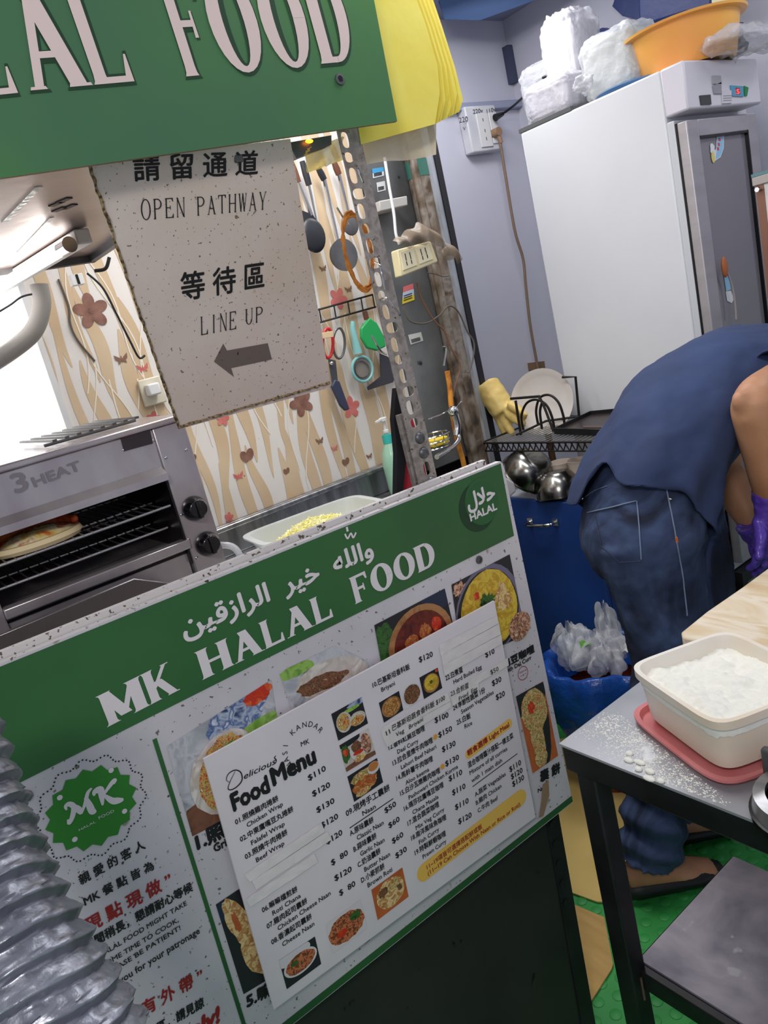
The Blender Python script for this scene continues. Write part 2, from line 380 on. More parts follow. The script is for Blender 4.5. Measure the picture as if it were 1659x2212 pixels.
for k in range(26):
    y0 = rn.uniform(.5, 1.52); z0 = rn.uniform(1.05, 1.5); P = [wf.to((min(1.55, max(.51, y0+.014*math.sin(i*.4+k)+i*.004*(1 if k % 2 else -1))), z0+i*.022), .0016+k*1e-5) for i in range(20)]
    for i in range(19): tr.add([P[i], P[i]+V(0, .0035, 0), P[i+1]+V(0, .0035, 0), P[i+1]], [(0, 1, 2, 3)])
stuff(build('printed_trunks', tr, parent=wl, smooth=0, fix=False))
BRN = mat('flower_brown_print', (116, 78, 66), .6, var=((150, 108, 92), 40, .3, .7)); PNK = mat('flower_red_print', (196, 96, 92), .6, var=((214, 128, 118), 30, .3, .7))
BFL = mat('butterfly_print', (132, 98, 78), .6)
def flower(px, py, r, mt, n=5, rot=0):
    m = MB().m(mt); c = wf.px(px, py)
    for k in range(n):
        a = rot+2*math.pi*k/n; disc(m, wf, (c[0]+math.cos(a)*r*.58, c[1]+math.sin(a)*r*.58), r*.46, .0024, 16, r*.33, a)
    disc(m, wf, c, r*.16, .0028, 10); return build('printed_flower', m, parent=wl, smooth=0, fix=False)
flower(197, 672, .043, BRN, rot=.3); flower(650, 870, .040, BRN, rot=.6); flower(757, 880, .034, PNK, rot=.2); flower(730, 645, .032, PNK, rot=1.0)
flower(332, 905, .02, PNK); flower(494, 1117, .014, PNK); flower(480, 905, .02, PNK)
for (px, py, sz, mt) in ((533, 985, .028, BRN), (746, 998, .018, BFL), (416, 990, .014, BRN), (618, 1018, .014, BFL), (840, 818, .014, BFL), (414, 1012, .012, BRN)):
    m = MB().m(mt); c = wf.px(px, py); disc(m, wf, (c[0]-sz*.3, c[1]), sz*.62, .0024, 14, sz*.42, 1.9); disc(m, wf, (c[0]+sz*.35, c[1]+sz*.1), sz*.62, .0024, 14, sz*.42, 1.1)
    build('printed_flower', m, parent=wl, smooth=0, fix=False)
for (px, py, sz, mt) in ((262, 775, .018, BFL), (308, 795, .016, PNK), (515, 1028, .016, PNK), (690, 952, .014, BFL), (722, 968, .013, PNK), (797, 985, .012, BFL), (697, 580, .013, BFL), (752, 625, .014, BFL)):
    m = MB().m(mt); c = wf.px(px, py)
    for sg in (-1, 1):
        flat(m, wf, [(c[0], c[1]-.1*sz), (c[0]+sg*sz*.35, c[1]+sz*.25), (c[0]+sg*sz, c[1]+sz*.7), (c[0]+sg*sz*.85, c[1]-.05*sz), (c[0]+sg*sz*.55, c[1]-.15*sz), (c[0]+sg*sz*.6, c[1]-.7*sz), (c[0]+sg*sz*.2, c[1]-.45*sz)], .0024)
    flat(m, wf, [(c[0]-sz*.08, c[1]-sz*.5), (c[0]+sz*.08, c[1]-sz*.5), (c[0]+sz*.08, c[1]+sz*.4), (c[0]-sz*.08, c[1]+sz*.4)], .0027)
    build('printed_butterfly', m, parent=wl, smooth=0, fix=False)
# window left of the wallpaper; glowing panes stand in for a bright white area
WINL = mat('glowing_white_pane', (250, 250, 255), .4, emis=((250, 248, 244), 1.6))
wn = struct(build('window_1', MB().m(WHITEP).box((WPX-.04, .49, 1.28), (WPX+.005, .505, 2.0)).box((WPX-.04, -.9, 1.28), (WPX+.005, .49, 1.30)).box((WPX-.04, -.9, 1.95), (WPX+.005, .49, 2.0)).box((WPX-.04, -.27, 1.28), (WPX+.003, -.24, 2.0)), loc=(WPX, -.2, 1.28)))
struct(build('wall_stall_left', MB().box((WPX-.05, -.9, 0), (WPX-.001, .505, 1.28)), WBASE))
build('pane', MB().box((WPX-.035, -.24, 1.31), (WPX-.03, .492, 1.95)), WINL, parent=wn); build('pane', MB().box((WPX-.035, -.9, 1.31), (WPX-.03, -.27, 1.95)), WINL, parent=wn)
# ---------------------------------------------------------------- food print materials
def food(n, cs, sc, bump=0):
    sc *= 2.3
    return mat(n, cs[0], .45, var=(cs, sc, .8), bump=(sc*1.5, .3, .002) if bump else None)
F_WRAP = food('wrap_filling_print', [(176, 60, 36), (214, 120, 62), (196, 190, 110), (150, 48, 30), (232, 214, 170)], 70)
F_TORT = food('tortilla_print', [(214, 206, 200), (190, 176, 166), (226, 220, 214)], 14)
F_WOOD = food('wood_print', [(96, 58, 44), (128, 82, 62), (82, 50, 40)], 12)
F_BLUE = food('checked_cloth_print', [(206, 212, 226), (64, 88, 140), (176, 186, 206), (50, 66, 110)], 22)
F_GREEN = food('leek_print', [(112, 158, 60), (150, 190, 90), (76, 120, 48)], 20)
F_GREY = food('grey_paper_print', [(150, 152, 160), (196, 196, 202), (120, 122, 130)], 10)
F_MEAT = food('roast_meat_print', [(86, 56, 40), (142, 92, 60), (60, 42, 34), (190, 150, 110)], 90)
F_CURRY = food('yellow_curry_print', [(200, 166, 48), (222, 190, 70), (184, 142, 36), (214, 180, 60)], 26)
F_STEW = food('dark_stew_print', [(84, 26, 22), (110, 38, 26), (66, 20, 20)], 20)
F_CHICK = food('stew_chicken_print', [(190, 120, 60), (160, 70, 36), (212, 156, 86)], 60)
F_TOM = food('tomato_print', [(206, 70, 30), (190, 40, 24), (224, 110, 60)], 30)
F_HERB = food('herb_print', [(36, 74, 34), (60, 106, 46), (22, 48, 26)], 60)
F_BOWL = food('clay_bowl_print', [(150, 98, 58), (176, 124, 78), (128, 80, 46)], 10)
F_DARK = mat('dark_slate_print', (34, 34, 40), .5); F_NAVY = mat('navy_print', (34, 44, 70), .5); F_PURP = mat('enamel_rim_print', (110, 104, 128), .5)
F_BREAD = food('bread_print', [(206, 166, 98), (232, 206, 150), (172, 110, 54), (222, 190, 130)], 34)
F_SPOT = food('crisp_bread_print', [(222, 176, 146), (204, 150, 120), (96, 50, 36), (226, 186, 158)], 60)
F_DRUM = food('spiced_naan_print', [(206, 176, 104), (168, 84, 40), (222, 200, 140), (130, 120, 60), (190, 150, 80)], 55)
F_ORNG = food('terracotta_print', [(176, 86, 44), (196, 104, 56)], 10)
F_NOOD = food('noodle_print', [(176, 84, 52), (206, 126, 84), (122, 50, 36), (84, 74, 40)], 90)
F_PLATE = mat('white_plate_print', (212, 206, 208), .5)
F_SAUCE = mat('sauce_print', (190, 120, 60), .5)
F_RICE = food('biryani_print', [(190, 130, 66), (130, 72, 36), (214, 166, 96), (90, 44, 28)], 90)
YEL = mat('yellow_pill_print', (232, 186, 88), .5)
# ---------------------------------------------------------------- counter body and menu board
BX = -1.0
bf = Fr((BX, 0, 0), (0, 1, 0), (0, 0, 1))
cb = thing('stall_counter', 'long greasy black stall counter body under the green and white menu board', 'counter', (-1.5, .0, 0))
PW = .935
build('body_panel', MB().m(GREASY).prism([(-1.03, .936, .47), (-.955, .848, 0), (-.955, -.9, 0), (-1.03, -.9, .47)], (-.02, 0, 0)).box((-1.06, -.9, .47), (-1.03, .936, .93)).box((-1.9, -.9, .02), (-1.06, -.88, .93)), parent=cb)
build('side_panel', MB().m(BLACKM).box((-1.9, .845, .1), (-1.06, .86, .9)), parent=cb)
build('worktop', MB().m(STEEL).box((-1.985, -.9, .93), (-1.04, .93, .955)).box((-1.985, .93, .935), (-1.50, 1.42, .955)).box((-1.995, .45, .955), (-1.975, 1.50, 1.045)).box((-1.975, .45, 1.03), (-1.955, 1.50, 1.045)), parent=cb, bevel=.004)
m = MB().m(BLACKM); 
for x in ():
    pass
m.prism([(-1.027, .90, .46), (-1.027, .938, .46), (-.952, .850, 0), (-.952, .812, 0)], (-.003, 0, 0))
leg = build('leg', m, parent=cb)
m = MB().m(INK)
for z in (.31, .35, .39, .43, .27): m.lathe((-1.027+(.46-z)*.163+.0008, .915-(.46-z)*.19, z), [(.009, 0), (.009, .0006)], 10, (0, 1, 0), (0, 0, 1), (1, 0, 0)); 
stuff(build('bolt_holes', m, parent=leg))
# board: corners on its plane
TL = bf.px(0, 1435); TR = (.951, 1.196); BR = (.957, .461); zb0 = .488
q = [(-.25, 1.215), (.948, 1.196), (.953, 1.190), (.957, .463), (-.25, .497)]
mbd = thing('menu_board', 'large green and white menu board on the counter front with food pictures', 'menu board', (BX, .35, .48))
m = MB().m(BOARDW); n = len(q)
m.add([bf.to(p, 0) for p in q]+[bf.to(p, -.012) for p in q], [tuple(range(n))]); m.m(FOAM)
m.add([bf.to(p, 0) for p in q]+[bf.to(p, -.012) for p in q], [tuple(range(2*n-1, n-1, -1))]+[(i, (i+1) % n, n+(i+1) % n, n+i) for i in range(n)])
build('panel', m, parent=mbd, smooth=0)
m = MB().m(GREEN); flat(m, bf, [(-.25, 1.2115), (.947, 1.1925), bf.px(1112, 1158), (.953, 1.075)][:2]+[bf.px(1110, 1157), bf.px(560, 1430), bf.px(0, 1712)], .0006)
build('green_band', m, parent=mbd, smooth=0, fix=False)
m = MB().m(GREEN); flat(m, bf, [bf.px(560, 2212), bf.px(640, 2185), (.957, .479), (.957, .465), (-.25, .498), (-.25, .512)][2:], .0006)
build('green_edge_strip', m, parent=mbd, smooth=0, fix=False)
m = MB().m(WHITE_P); wd = {'M': 1.35, 'O': 1.05, 'L': .78, 'F': .8, 'H': 1.05, 'I': .6}
word(m, bf, 'MK', (234, 1569), (384, 1491), 73, .0012, wd=wd, tk=.30, tn=.10, fl=.07)
build('heading_lettering', m, parent=mbd, smooth=0, fix=False); m = MB().m(WHITE_P); word(m, bf, 'HALAL', (440, 1467), (720, 1331), 64, .0012, wd=wd, tk=.30, tn=.10, fl=.07)
build('heading_lettering', m, parent=mbd, smooth=0, fix=False); m = MB().m(WHITE_P); word(m, bf, 'FOOD', (767, 1305), (944, 1217), 60, .0012, wd=wd, tk=.30, tn=.10, fl=.07, gap=.08)
build('heading_lettering', m, parent=mbd, smooth=0, fix=False)
AR = "\u0648\u0627\uFEDF\uFEE0\uFEEA  \uFEA7\uFEF4\uFEAE  \u0627\uFEDF\uFEAE\u0627\u0632\uFED7\uFEF4\uFEE6"[::-1]
m = MB().m(WHITE_P); T(m, bf, AR, (398, 1376), (806, 1200), 62, bold=.03); ribbon(m, bf, [(744, 1153), (750, 1163), (757, 1152), (762, 1161), (768, 1150)], .003, .0013); ribbon(m, bf, [(748, 1138), (750, 1148)], .004, .0013)
stuff(build('arabic_lettering', m, parent=mbd, smooth=0, fix=False))
def cr(s, x, y):
    k = {'1': (2.676, 0, 1000), '2': (2.592, 560, 960), '3': (2.9625, 0, 1580), '4': (3.770, 420, 1480), '5': (3.567, 780, 1280), '6': (3.072, 420, 1850), '7': (2.968, 1100, 1150)}[s]
    return (x/k[0]+k[1], y/k[0]+k[2])
# halal roundel
c = bf.px(1038, 1088); c2 = bf.px(1031, 1095); r = (Vector(bf.px(1038, 1040))-Vector(c)).length
m = MB().m(DKGREEN); disc(m, bf, c2, r*1.12, .0010, 40); m.m(GREEN); disc(m, bf, (c[0]+.005, c[1]+.004), r*1.06, .0012, 40); m.m(MIDGREEN); disc(m, bf, (c[0]+.003, c[1]), r*.99, .0014, 40)
m.m(WHITE_P); T(m, bf, 'HALAL', cr('2', 1182, 430), cr('2', 1328, 362), 23, .0017, bold=.035); T(m, bf, "\uFEA3\uFEFC\u0644"[::-1], cr('2', 1168, 362), cr('2', 1318, 296), 46, .0017, bold=.035)
build('halal_roundel', m, parent=mbd, smooth=0, fix=False)
# round badge with wavy points
c = Vector(bf.px(199, 1745)); r = .056
m = MB().m(BADGE); pts = []
for k in range(32):
    a = 2*math.pi*k/32+.1; g = r*(1.0 if k % 2 else .88); pts.append((c.x+math.cos(a)*g*1.05, c.y+math.sin(a)*g*.98))
flat(m, bf, pts, .0010); m.m(WHITE_P)
for p in ((381, 421), (709, 247), (795, 508), (477, 688)): disc(m, bf, bf.px(*cr('3', *p)), .0035, .0014, 12)
b3 = lambda L: [cr('3', *p) for p in L]
ribbon(m, bf, b3([(425, 500), (418, 478), (440, 462), (470, 480), (462, 540), (440, 585), (432, 560)]), [.002, .007], .0014)
ribbon(m, bf, b3([(470, 470), (505, 500), (520, 525)]), [.003, .008], .0014); ribbon(m, bf, b3([(520, 525), (545, 450), (560, 390), (585, 360)]), [.002, .005], .0014)
ribbon(m, bf, b3([(545, 420), (570, 470), (590, 510), (612, 500)]), [.004, .009], .0014)
ribbon(m, bf, b3([(600, 410), (605, 385), (640, 370), (650, 420), (655, 470)]), [.002, .009], .0014)
ribbon(m, bf, b3([(650, 420), (690, 360), (720, 320), (735, 310), (725, 335)]), [.002, .006], .0014); ribbon(m, bf, b3([(665, 405), (715, 440), (755, 440), (788, 432)]), [.003, .009], .0014)
T(m, bf, 'HALAL', cr('3', 505, 635), cr('3', 612, 580), 7, .0014); T(m, bf, 'FOOD', cr('3', 632, 560), cr('3', 730, 512), 9, .0014)
build('round_badge', m, parent=mbd, smooth=0, fix=False)
m = MB().m(INK)
for k in range(96):
    a = 2*math.pi*k/96; g = r*(1.15+.055*math.sin(a*14)); disc(m, bf, (c.x+math.cos(a)*g*1.05, c.y+math.sin(a)*g), .00125, .0010, 6)
stuff(build('badge_dots', m, parent=mbd, smooth=0, fix=False))
def line3(s, p0, p1, em, mt=INK, bold=.02, shear=0, k='3'):
    mm = MB().m(mt); T(mm, bf, s, cr(k, *p0), cr(k, *p1), em, bold=bold, shear=shear); build('lettering', mm, parent=mbd, smooth=0, fix=False)
line3('親 愛 的 客 人', (515, 978), (930, 742), 26, bold=.025); line3('MK 餐 點 皆 為', (543, 1112), (985, 875), 25, bold=.025)
line3('現 點 現 做 ”', (558, 1285), (1100, 975), 38, RED, .025); line3('時間稍長，懇請耐心等候', (545, 1400), (1232, 1012), 26, bold=.03)
line3('HALAL FOOD MIGHT TAKE', (636, 1447), (1195, 1108), 16, bold=.012); line3('SOME TIME TO COOK,', (655, 1512), (1142, 1215), 16, bold=.012); line3('PLEASE BE PATIENT!', (672, 1570), (1155, 1265), 16, bold=.012)
line3('you for your patronage', (768, 1612), (1278, 1287), 22, bold=.015); line3('沒 有 外 帶 ”', (790, 1890), (1300, 1590), 38, RED, .025)
line3('區，請見諒', (1010, 1925), (1305, 1755), 27, bold=.03); line3('only!', (1150, 2010), (1400, 1855), 50, RED, .05, .15)
m = MB().m(GREEN); a, b = cr('3', 987, 47), cr('3', 1562, 1880); ribbon(m, bf, [a, ((a[0]+b[0])/2, (a[1]+b[1])/2), b], .006, .0009); build('divider_line', m, parent=mbd, smooth=0, fix=False)
line3('1.照', (1265, 752), (1440, 660), 42, bold=.05); line3('Grill', (1372, 772), (1475, 715), 26, bold=.035); line3('5.嘛', (350, 998), (510, 905), 34, bold=.05, k='6')
line3('扁豆咖哩', (1090, 585), (1332, 452), 20, bold=.05, k='5'); line3('with Dal Curr', (1105, 628), (1310, 512), 13, bold=.03, k='5'); line3('囊 餅', (1380, 1455), (1530, 1378), 26, bold=.05, k='5'); line3('Naan', (1360, 1540), (1440, 1500), 12, bold=.03, k='5')
m = MB().m(RED); cc = bf.px(*cr('5', 1244, 620))
for k in range(30):
    a0, a1 = 2*math.pi*k/30, 2*math.pi*(k+1)/30; flat(m, bf, [(cc[0]+math.cos(t)*g, cc[1]+math.sin(t)*g) for t, g in ((a0, .0125), (a1, .0125), (a1, .0137), (a0, .0137))], .001)
T(m, bf, '蔬食料理', cr('5', 1218, 625), cr('5', 1272, 598), 4, .001); T(m, bf, 'Vegetarian', cr('5', 1222, 650), cr('5', 1272, 622), 3.5, .001)
build('vegetarian_mark', m, parent=mbd, smooth=0, fix=False)
m = MB().m(mat('old_tape_stain', (150, 124, 100), .5)); flat(m, bf, [bf.px(*cr('5', *p)) for p in ((1395, 1480), (1440, 1440), (1445, 1560), (1400, 1720), (1365, 1735), (1385, 1600))], .0016); build('tape_residue', m, parent=mbd, smooth=0, fix=False)
# pictures on the board
photo('printed_photo', mbd, bf, [(360, 1612), (585, 1468), (620, 1700), (415, 1806)], F_GREY, [(F_WOOD, .35, .9, .6, .22, .05), (F_BLUE, .62, .12, .3, .2, .1), (F_TOM, .85, .05, .14, .08, .1), (F_GREEN, .75, .36, .32, .10, .02, -.1), (F_GREEN, .8, .50, .3, .06, .02), (F_TORT, .42, .56, .34, .38, .03, .25), (F_WRAP, .42, .55, .24, .34, .06, .3), (F_GREEN, .50, .36, .09, .06, .2), (F_TOM, .34, .46, .08, .07, .2)])
photo('printed_photo', mbd, bf, [(602, 1452), (723, 1394), (840, 1450), (640, 1560)], F_GREY, [(F_GREEN, .25, .1, .3, .12, .1), (F_TORT, .55, .5, .42, .34, .08), (F_MEAT, .42, .55, .30, .16, .12, .1), (F_TOM, .1, .9, .12, .1, .1)])
photo('printed_photo', mbd, bf, [cr('2', 642, 1012), cr('2', 1036, 806), cr('2', 1110, 1120), cr('2', 700, 1330)], F_DARK, [(F_HERB, .10, .55, .16, .5, .08), (F_NAVY, .85, .1, .2, .2, .1), (F_BOWL, .55, .62, .44, .58, .0), (F_STEW, .55, .66, .37, .52, 0), (F_CHICK, .42, .62, .10, .16, .12), (F_CHICK, .62, .52, .08, .14, .15), (F_TOM, .78, .48, .07, .12, .1), (F_CHICK, .32, .84, .08, .07, .2)])
photo('printed_photo', mbd, bf, [cr('2', 1074, 786), cr('2', 1400, 615), cr('2', 1490, 1065), cr('2', 1135, 1230)], F_DARK, [(F_SPOT, .12, .1, .10, .08, .3), (F_PURP, .52, .50, .53, .53, 0), (F_DARK, .5, .52, .49, .50, 0), (F_CURRY, .52, .50, .45, .47, .01), (F_TOM, .35, .28, .05, .05, .2), (F_TOM, .78, .48, .04, .05, .2), (F_HERB, .50, .40, .13, .09, .35), (F_BREAD, .75, .45, .12, .16, .3)])
m = MB().m(F_SPOT); disc(m, bf, bf.px(1121, 1352), .030, .0022, 26, .026, .4, .02, random.Random(2)); build('printed_photo', m, parent=mbd, smooth=0, fix=False)
photo('printed_photo', mbd, bf, [cr('5', 1190, 800), cr('5', 1400, 683), cr('5', 1515, 1255), cr('5', 1320, 1392)], F_ORNG, [(F_DARK, .35, .1, .7, .2, .05), (F_DARK, .70, .55, .22, .5, .05, .3), (F_DRUM, .50, .28, .46, .27, .04), (F_DRUM, .42, .62, .24, .33, .04), (F_DRUM, .40, .88, .22, .12, .1), (F_TOM, .4, .22, .12, .07, .3)])
photo('printed_photo', mbd, bf, [cr('6', 140, 318), cr('6', 330, 190), cr('6', 560, 770), cr('6', 325, 912)], F_DARK, [(F_NAVY, .2, .1, .3, .1, .1), (F_BREAD, .48, .30, .40, .24, .08, .6), (F_BREAD, .62, .68, .36, .23, .04, .2), (F_ORNG, .4, .28, .10, .10, .25)])
for p in ((1034, 1209), (57, 1719)):
    m = MB().m(STEELD); c_ = bf.to(bf.px(*p), .001); m.lathe(c_, [(.0075, 0), (.007, .002), (.004, .0022), (.004, .0008), (0, .0008)], 16, (0, 1, 0), (0, 0, 1), (1, 0, 0)); build('screw', m, parent=mbd)
# thin bright board behind (edge seen) and cord
tag(build('backing_board', MB().m(FOAM).prism([(-1.014, -.25, 1.224), (-1.014, .925, 1.206), (-1.014, .935, .9), (-1.014, -.25, .9)], (-.010, 0, 0))), 'thin white backing board peeping above the menu board', 'board')
# ---------------------------------------------------------------- paper menu
PX = -.984
pf = Fr((PX, 0, 0), (0, 1, 0), (0, 0, 1))
pq = [pf.px(440, 1640), pf.px(1068, 1298), pf.px(1157, 1765), pf.px(592, 2181)]
pm = thing('paper_menu', 'white price list sheet with small food pictures hung over the menu board', 'menu', (PX, .56, .5))
m = MB().m(PAPER); m.add([pf.to(p, 0) for p in pq]+[pf.to(p, -.004) for p in pq], [(0, 1, 2, 3), (7, 6, 5, 4)]+[(i, (i+1) % 4, 4+(i+1) % 4, 4+i) for i in range(4)]); build('sheet', m, parent=pm, smooth=0)
def L_(k, s, p0, p1, em, mt=INK, bold=.016, shear=0, off=.0008):
    mm = MB().m(mt); T(mm, pf, s, cr(k, *p0), cr(k, *p1), em, off=off, bold=bold, shear=shear); build('lettering', mm, parent=pm, smooth=0, fix=False)
C4 = [("01.照燒雞肉捲餅", 335, 1136, 683, 936, 1), ("Chicken Wrap", 430, 1158, 720, 980, 0), ("02.中東鷹嘴豆丸捲餅", 375, 1276, 805, 1023, 1), ("Falafel Wrap", 465, 1303, 735, 1140, 0), ("03.照燒牛肉捲餅", 415, 1418, 757, 1211, 1), ("Beef Wrap", 505, 1443, 732, 1298, 0),
      ("06.嘛嘛檔煎餅", 553, 1852, 838, 1675, 1), ("Roti Chana", 638, 1875, 865, 1725, 0), ("$110", 930, 778, 1070, 692, 2), ("$120", 963, 908, 1105, 826, 2), ("$130", 998, 1040, 1140, 955, 2), ("$120", 1035, 1165, 1170, 1082, 2), ("$120", 1078, 1297, 1205, 1213, 2), ("$  80", 1118, 1468, 1250, 1378, 2), ("$120", 1143, 1595, 1280, 1513, 2), ("$  80", 1183, 1715, 1310, 1630, 2),
      ("09.現烤手工囊餅", 1237, 1068, 1590, 850, 3), ("Naan", 1370, 1063, 1475, 1000, 0), ("A.原味囊餅", 1268, 1228, 1458, 1110, 1), ("Classic Naan", 1325, 1262, 1540, 1132, 0), ("B.蒜味囊餅", 1298, 1358, 1482, 1240, 1), ("Garlic Naan", 1352, 1393, 1548, 1272, 0), ("C.奶油囊餅", 1332, 1485, 1515, 1363, 1), ("Butter Naan", 1385, 1520, 1592, 1388, 0), ("D.小麥抓餅", 1360, 1610, 1547, 1488, 1), ("Brown Roti", 1412, 1648, 1610, 1513, 0)]
for s, a, b, c_, d, t in C4: L_('4', s, (a, b), (c_, d), (15, 16, 18, 18)[t], bold=(.014, .02, .02, .02)[t])
for s, a, b, c_, d, t in [("07.雞肉起司囊餅", 483, 480, 748, 305, 1), ("Chicken Cheese Naan", 555, 492, 903, 252, 0), ("08.香濃起司囊餅", 513, 585, 778, 408, 1), ("Cheese Naan", 585, 598, 795, 455, 0)]: L_('6', s, (a, b), (c_, d), (15, 16)[t], bold=(.014, .02)[t])
C5 = [("$50", 185, 1700, 270, 1640, 2), ("$60", 215, 1815, 297, 1757, 2), ("$60", 242, 1935, 325, 1876, 2), ("$30", 268, 2048, 352, 1988, 2), ("10.巴基斯坦香料飯", 90, 732, 375, 585, 1), ("Briyani", 157, 765, 260, 710, 0), ("$120", 447, 538, 552, 490, 2), ("12.香料紅扁豆咖哩", 213, 1213, 490, 1058, 1), ("Daal Curry", 280, 1243, 440, 1153, 0), ("$100", 568, 1005, 672, 958, 2),
      ("13.拉合里燉牛肉咖哩", 245, 1333, 552, 1150, 1), ("Lahori Beef Nihari", 309, 1362, 578, 1198, 0), ("$150", 597, 1118, 700, 1063, 2), ("14.馬鈴薯牛肉咖哩", 273, 1450, 552, 1293, 1), ("Aloo keema", 344, 1482, 523, 1373, 0), ("$130", 625, 1230, 727, 1176, 2), ("15.白沙瓦燉雞肉咖哩", 303, 1566, 608, 1383, 1), ("Pashowari Chicken Korma", 368, 1596, 745, 1350, 0), ("$130", 650, 1340, 753, 1283, 2),
      ("16.瑪莎拉鷹嘴豆咖哩", 332, 1683, 635, 1493, 1), ("Chana Masala", 398, 1710, 595, 1583, 0), ("$110", 677, 1455, 778, 1398, 2), ("17.混合蔬菜咖哩", 360, 1798, 600, 1643, 1), ("Mix Veg Curry", 423, 1829, 640, 1680, 0), ("$110", 703, 1562, 803, 1506, 2), ("18.南洋風味魚咖哩", 387, 1910, 655, 1743, 1), ("Fish Curry", 448, 1940, 600, 1833, 0), ("$110", 725, 1675, 827, 1618, 2), ("19.特製鮮蝦咖哩", 415, 2023, 652, 1868, 1), ("Prawn Curry", 476, 2052, 655, 1925, 0), ("$120", 750, 1785, 850, 1728, 2),
      ("22.白煮蛋", 652, 678, 783, 608, 1), ("Hard Boiled Egg", 713, 705, 928, 583, 0), ("$10", 958, 500, 1027, 466, 2), ("24.季節性蔬菜 1份", 710, 908, 955, 765, 1), ("Season Vegetables", 772, 935, 1020, 778, 0), ("$30", 1010, 720, 1080, 683, 2), ("25.白飯", 738, 1020, 843, 963, 1), ("Rice", 798, 1048, 855, 1015, 0), ("$20", 1040, 828, 1107, 793, 2),
      ("混合咖哩醬汁搭配一樣主菜", 825, 1350, 1172, 1115, 1), ("Mixture of all curries", 838, 1405, 1125, 1213, 0), ("with 1 main dish", 852, 1465, 1085, 1303, 0), ("A.蔬菜 Vegetables", 878, 1573, 1113, 1408, 0), ("B.雞肉 Chicken", 886, 1637, 1080, 1500, 0), ("C.牛肉 Beef", 900, 1697, 1053, 1592, 0), ("$110", 1145, 1383, 1232, 1323, 2), ("$120", 1157, 1440, 1243, 1383, 2), ("$130", 1167, 1497, 1255, 1438, 2)]
for s, a, b, c_, d, t in C5: L_('5', s, (a, b), (c_, d), (13.5, 15, 17)[t], bold=(.014, .02, .02)[t])
L_('4', 'Food', (322, 1022), (612, 862), 55, bold=.05); L_('4', 'Menu', (645, 815), (988, 625), 55, bold=.05); L_('4', 'MK', (868, 500), (935, 470), 15, bold=.01)
m = MB().m(INK)
sc = [(655, 570), (650, 600)]
for st in ([(330, 700), (290, 780), (272, 840), (300, 850), (350, 820), (385, 770), (375, 710), (330, 690), (275, 720), (258, 770), (285, 790)], [(655, 640), (665, 612), (650, 590), (662, 572)]):
    ribbon(m, pf, [cr('4', *p) for p in st], [.0006, .0018], .0008)
T(m, pf, 'elicious', cr('4', 398, 768), cr('4', 655, 640), 19, .0009, .006, .28); build('script_lettering', m, parent=pm, smooth=0, fix=False)
m = MB().m(INK); ac = Vector(pf.px(*cr('4', 897, 500))); ra = .030
for k, ch in enumerate('NASI KANDAR'):
    if ch == ' ': continue
    a = math.radians(204-k*18.5); vs, fs = glyphs(ch); dx = Vector((math.sin(a), -math.cos(a))); dy = Vector((math.cos(a), math.sin(a))); w = max(p[0] for p in vs)
    m.add([pf.to(ac+dy*(ra+p[1]*.0125)+dx*((p[0]-w/2)*.012), .0008) for p in vs], fs)
build('arched_lettering', m, parent=pm, smooth=0, fix=False)
for k, L in (('4', [(1262, 1163), (1617, 922)]), ('5', [(857, 1495), (1202, 1240)])):
    m = MB().m(INK); a, b = [cr(k, *p) for p in L]; ribbon(m, pf, [a, ((a[0]+b[0])/2, (a[1]+b[1])/2), b], .0016, .0008); build('rule_line', m, parent=pm, smooth=0, fix=False)
def pill(p0, p1, h):
    m = MB().m(YEL); a = Vector(pf.px(*cr('5', *p0))); b = Vector(pf.px(*cr('5', *p1))); u = (b-a).normalized(); v = Vector((-u.y, u.x)); pts = []
    for k in range(13): t = -math.pi/2+math.pi*k/12; pts.append(b+u*math.cos(t)*h/2+v*math.sin(t)*h/2)
    for k in range(13): t = math.pi/2+math.pi*k/12; pts.append(a+u*math.cos(t)*h/2+v*math.sin(t)*h/2)
    flat(m, pf, pts, .0005); build('yellow_band', m, parent=pm, smooth=0, fix=False)
pill((832, 1240), (1135, 1012), .0185); pill((490, 2150), (1222, 1585), .034)
L_('5', '輕食選擇 Light Meal', (822, 1258), (1140, 1030), 15, RED, .03); L_('5', '11~19項皆可選擇搭配餅或飯', (508, 2132), (932, 1812), 14, RED, .012); L_('5', '(11~19 Can Choose With Naan or Rice or Roti)', (515, 2180), (1225, 1640), 14, RED, .012)
for p in ((570, 1112), (625, 1340)):
    m = MB().m(mat('orange_star', (226, 160, 60), .5)); c_ = pf.px(*cr('5', *p)); flat(m, pf, [(c_[0]+math.cos(2*math.pi*k/16)*(.0065 if k % 2 else .0035), c_[1]+math.sin(2*math.pi*k/16)*(.0065 if k % 2 else .0035)) for k in range(16)], .0008); build('star_mark', m, parent=pm, smooth=0, fix=False)
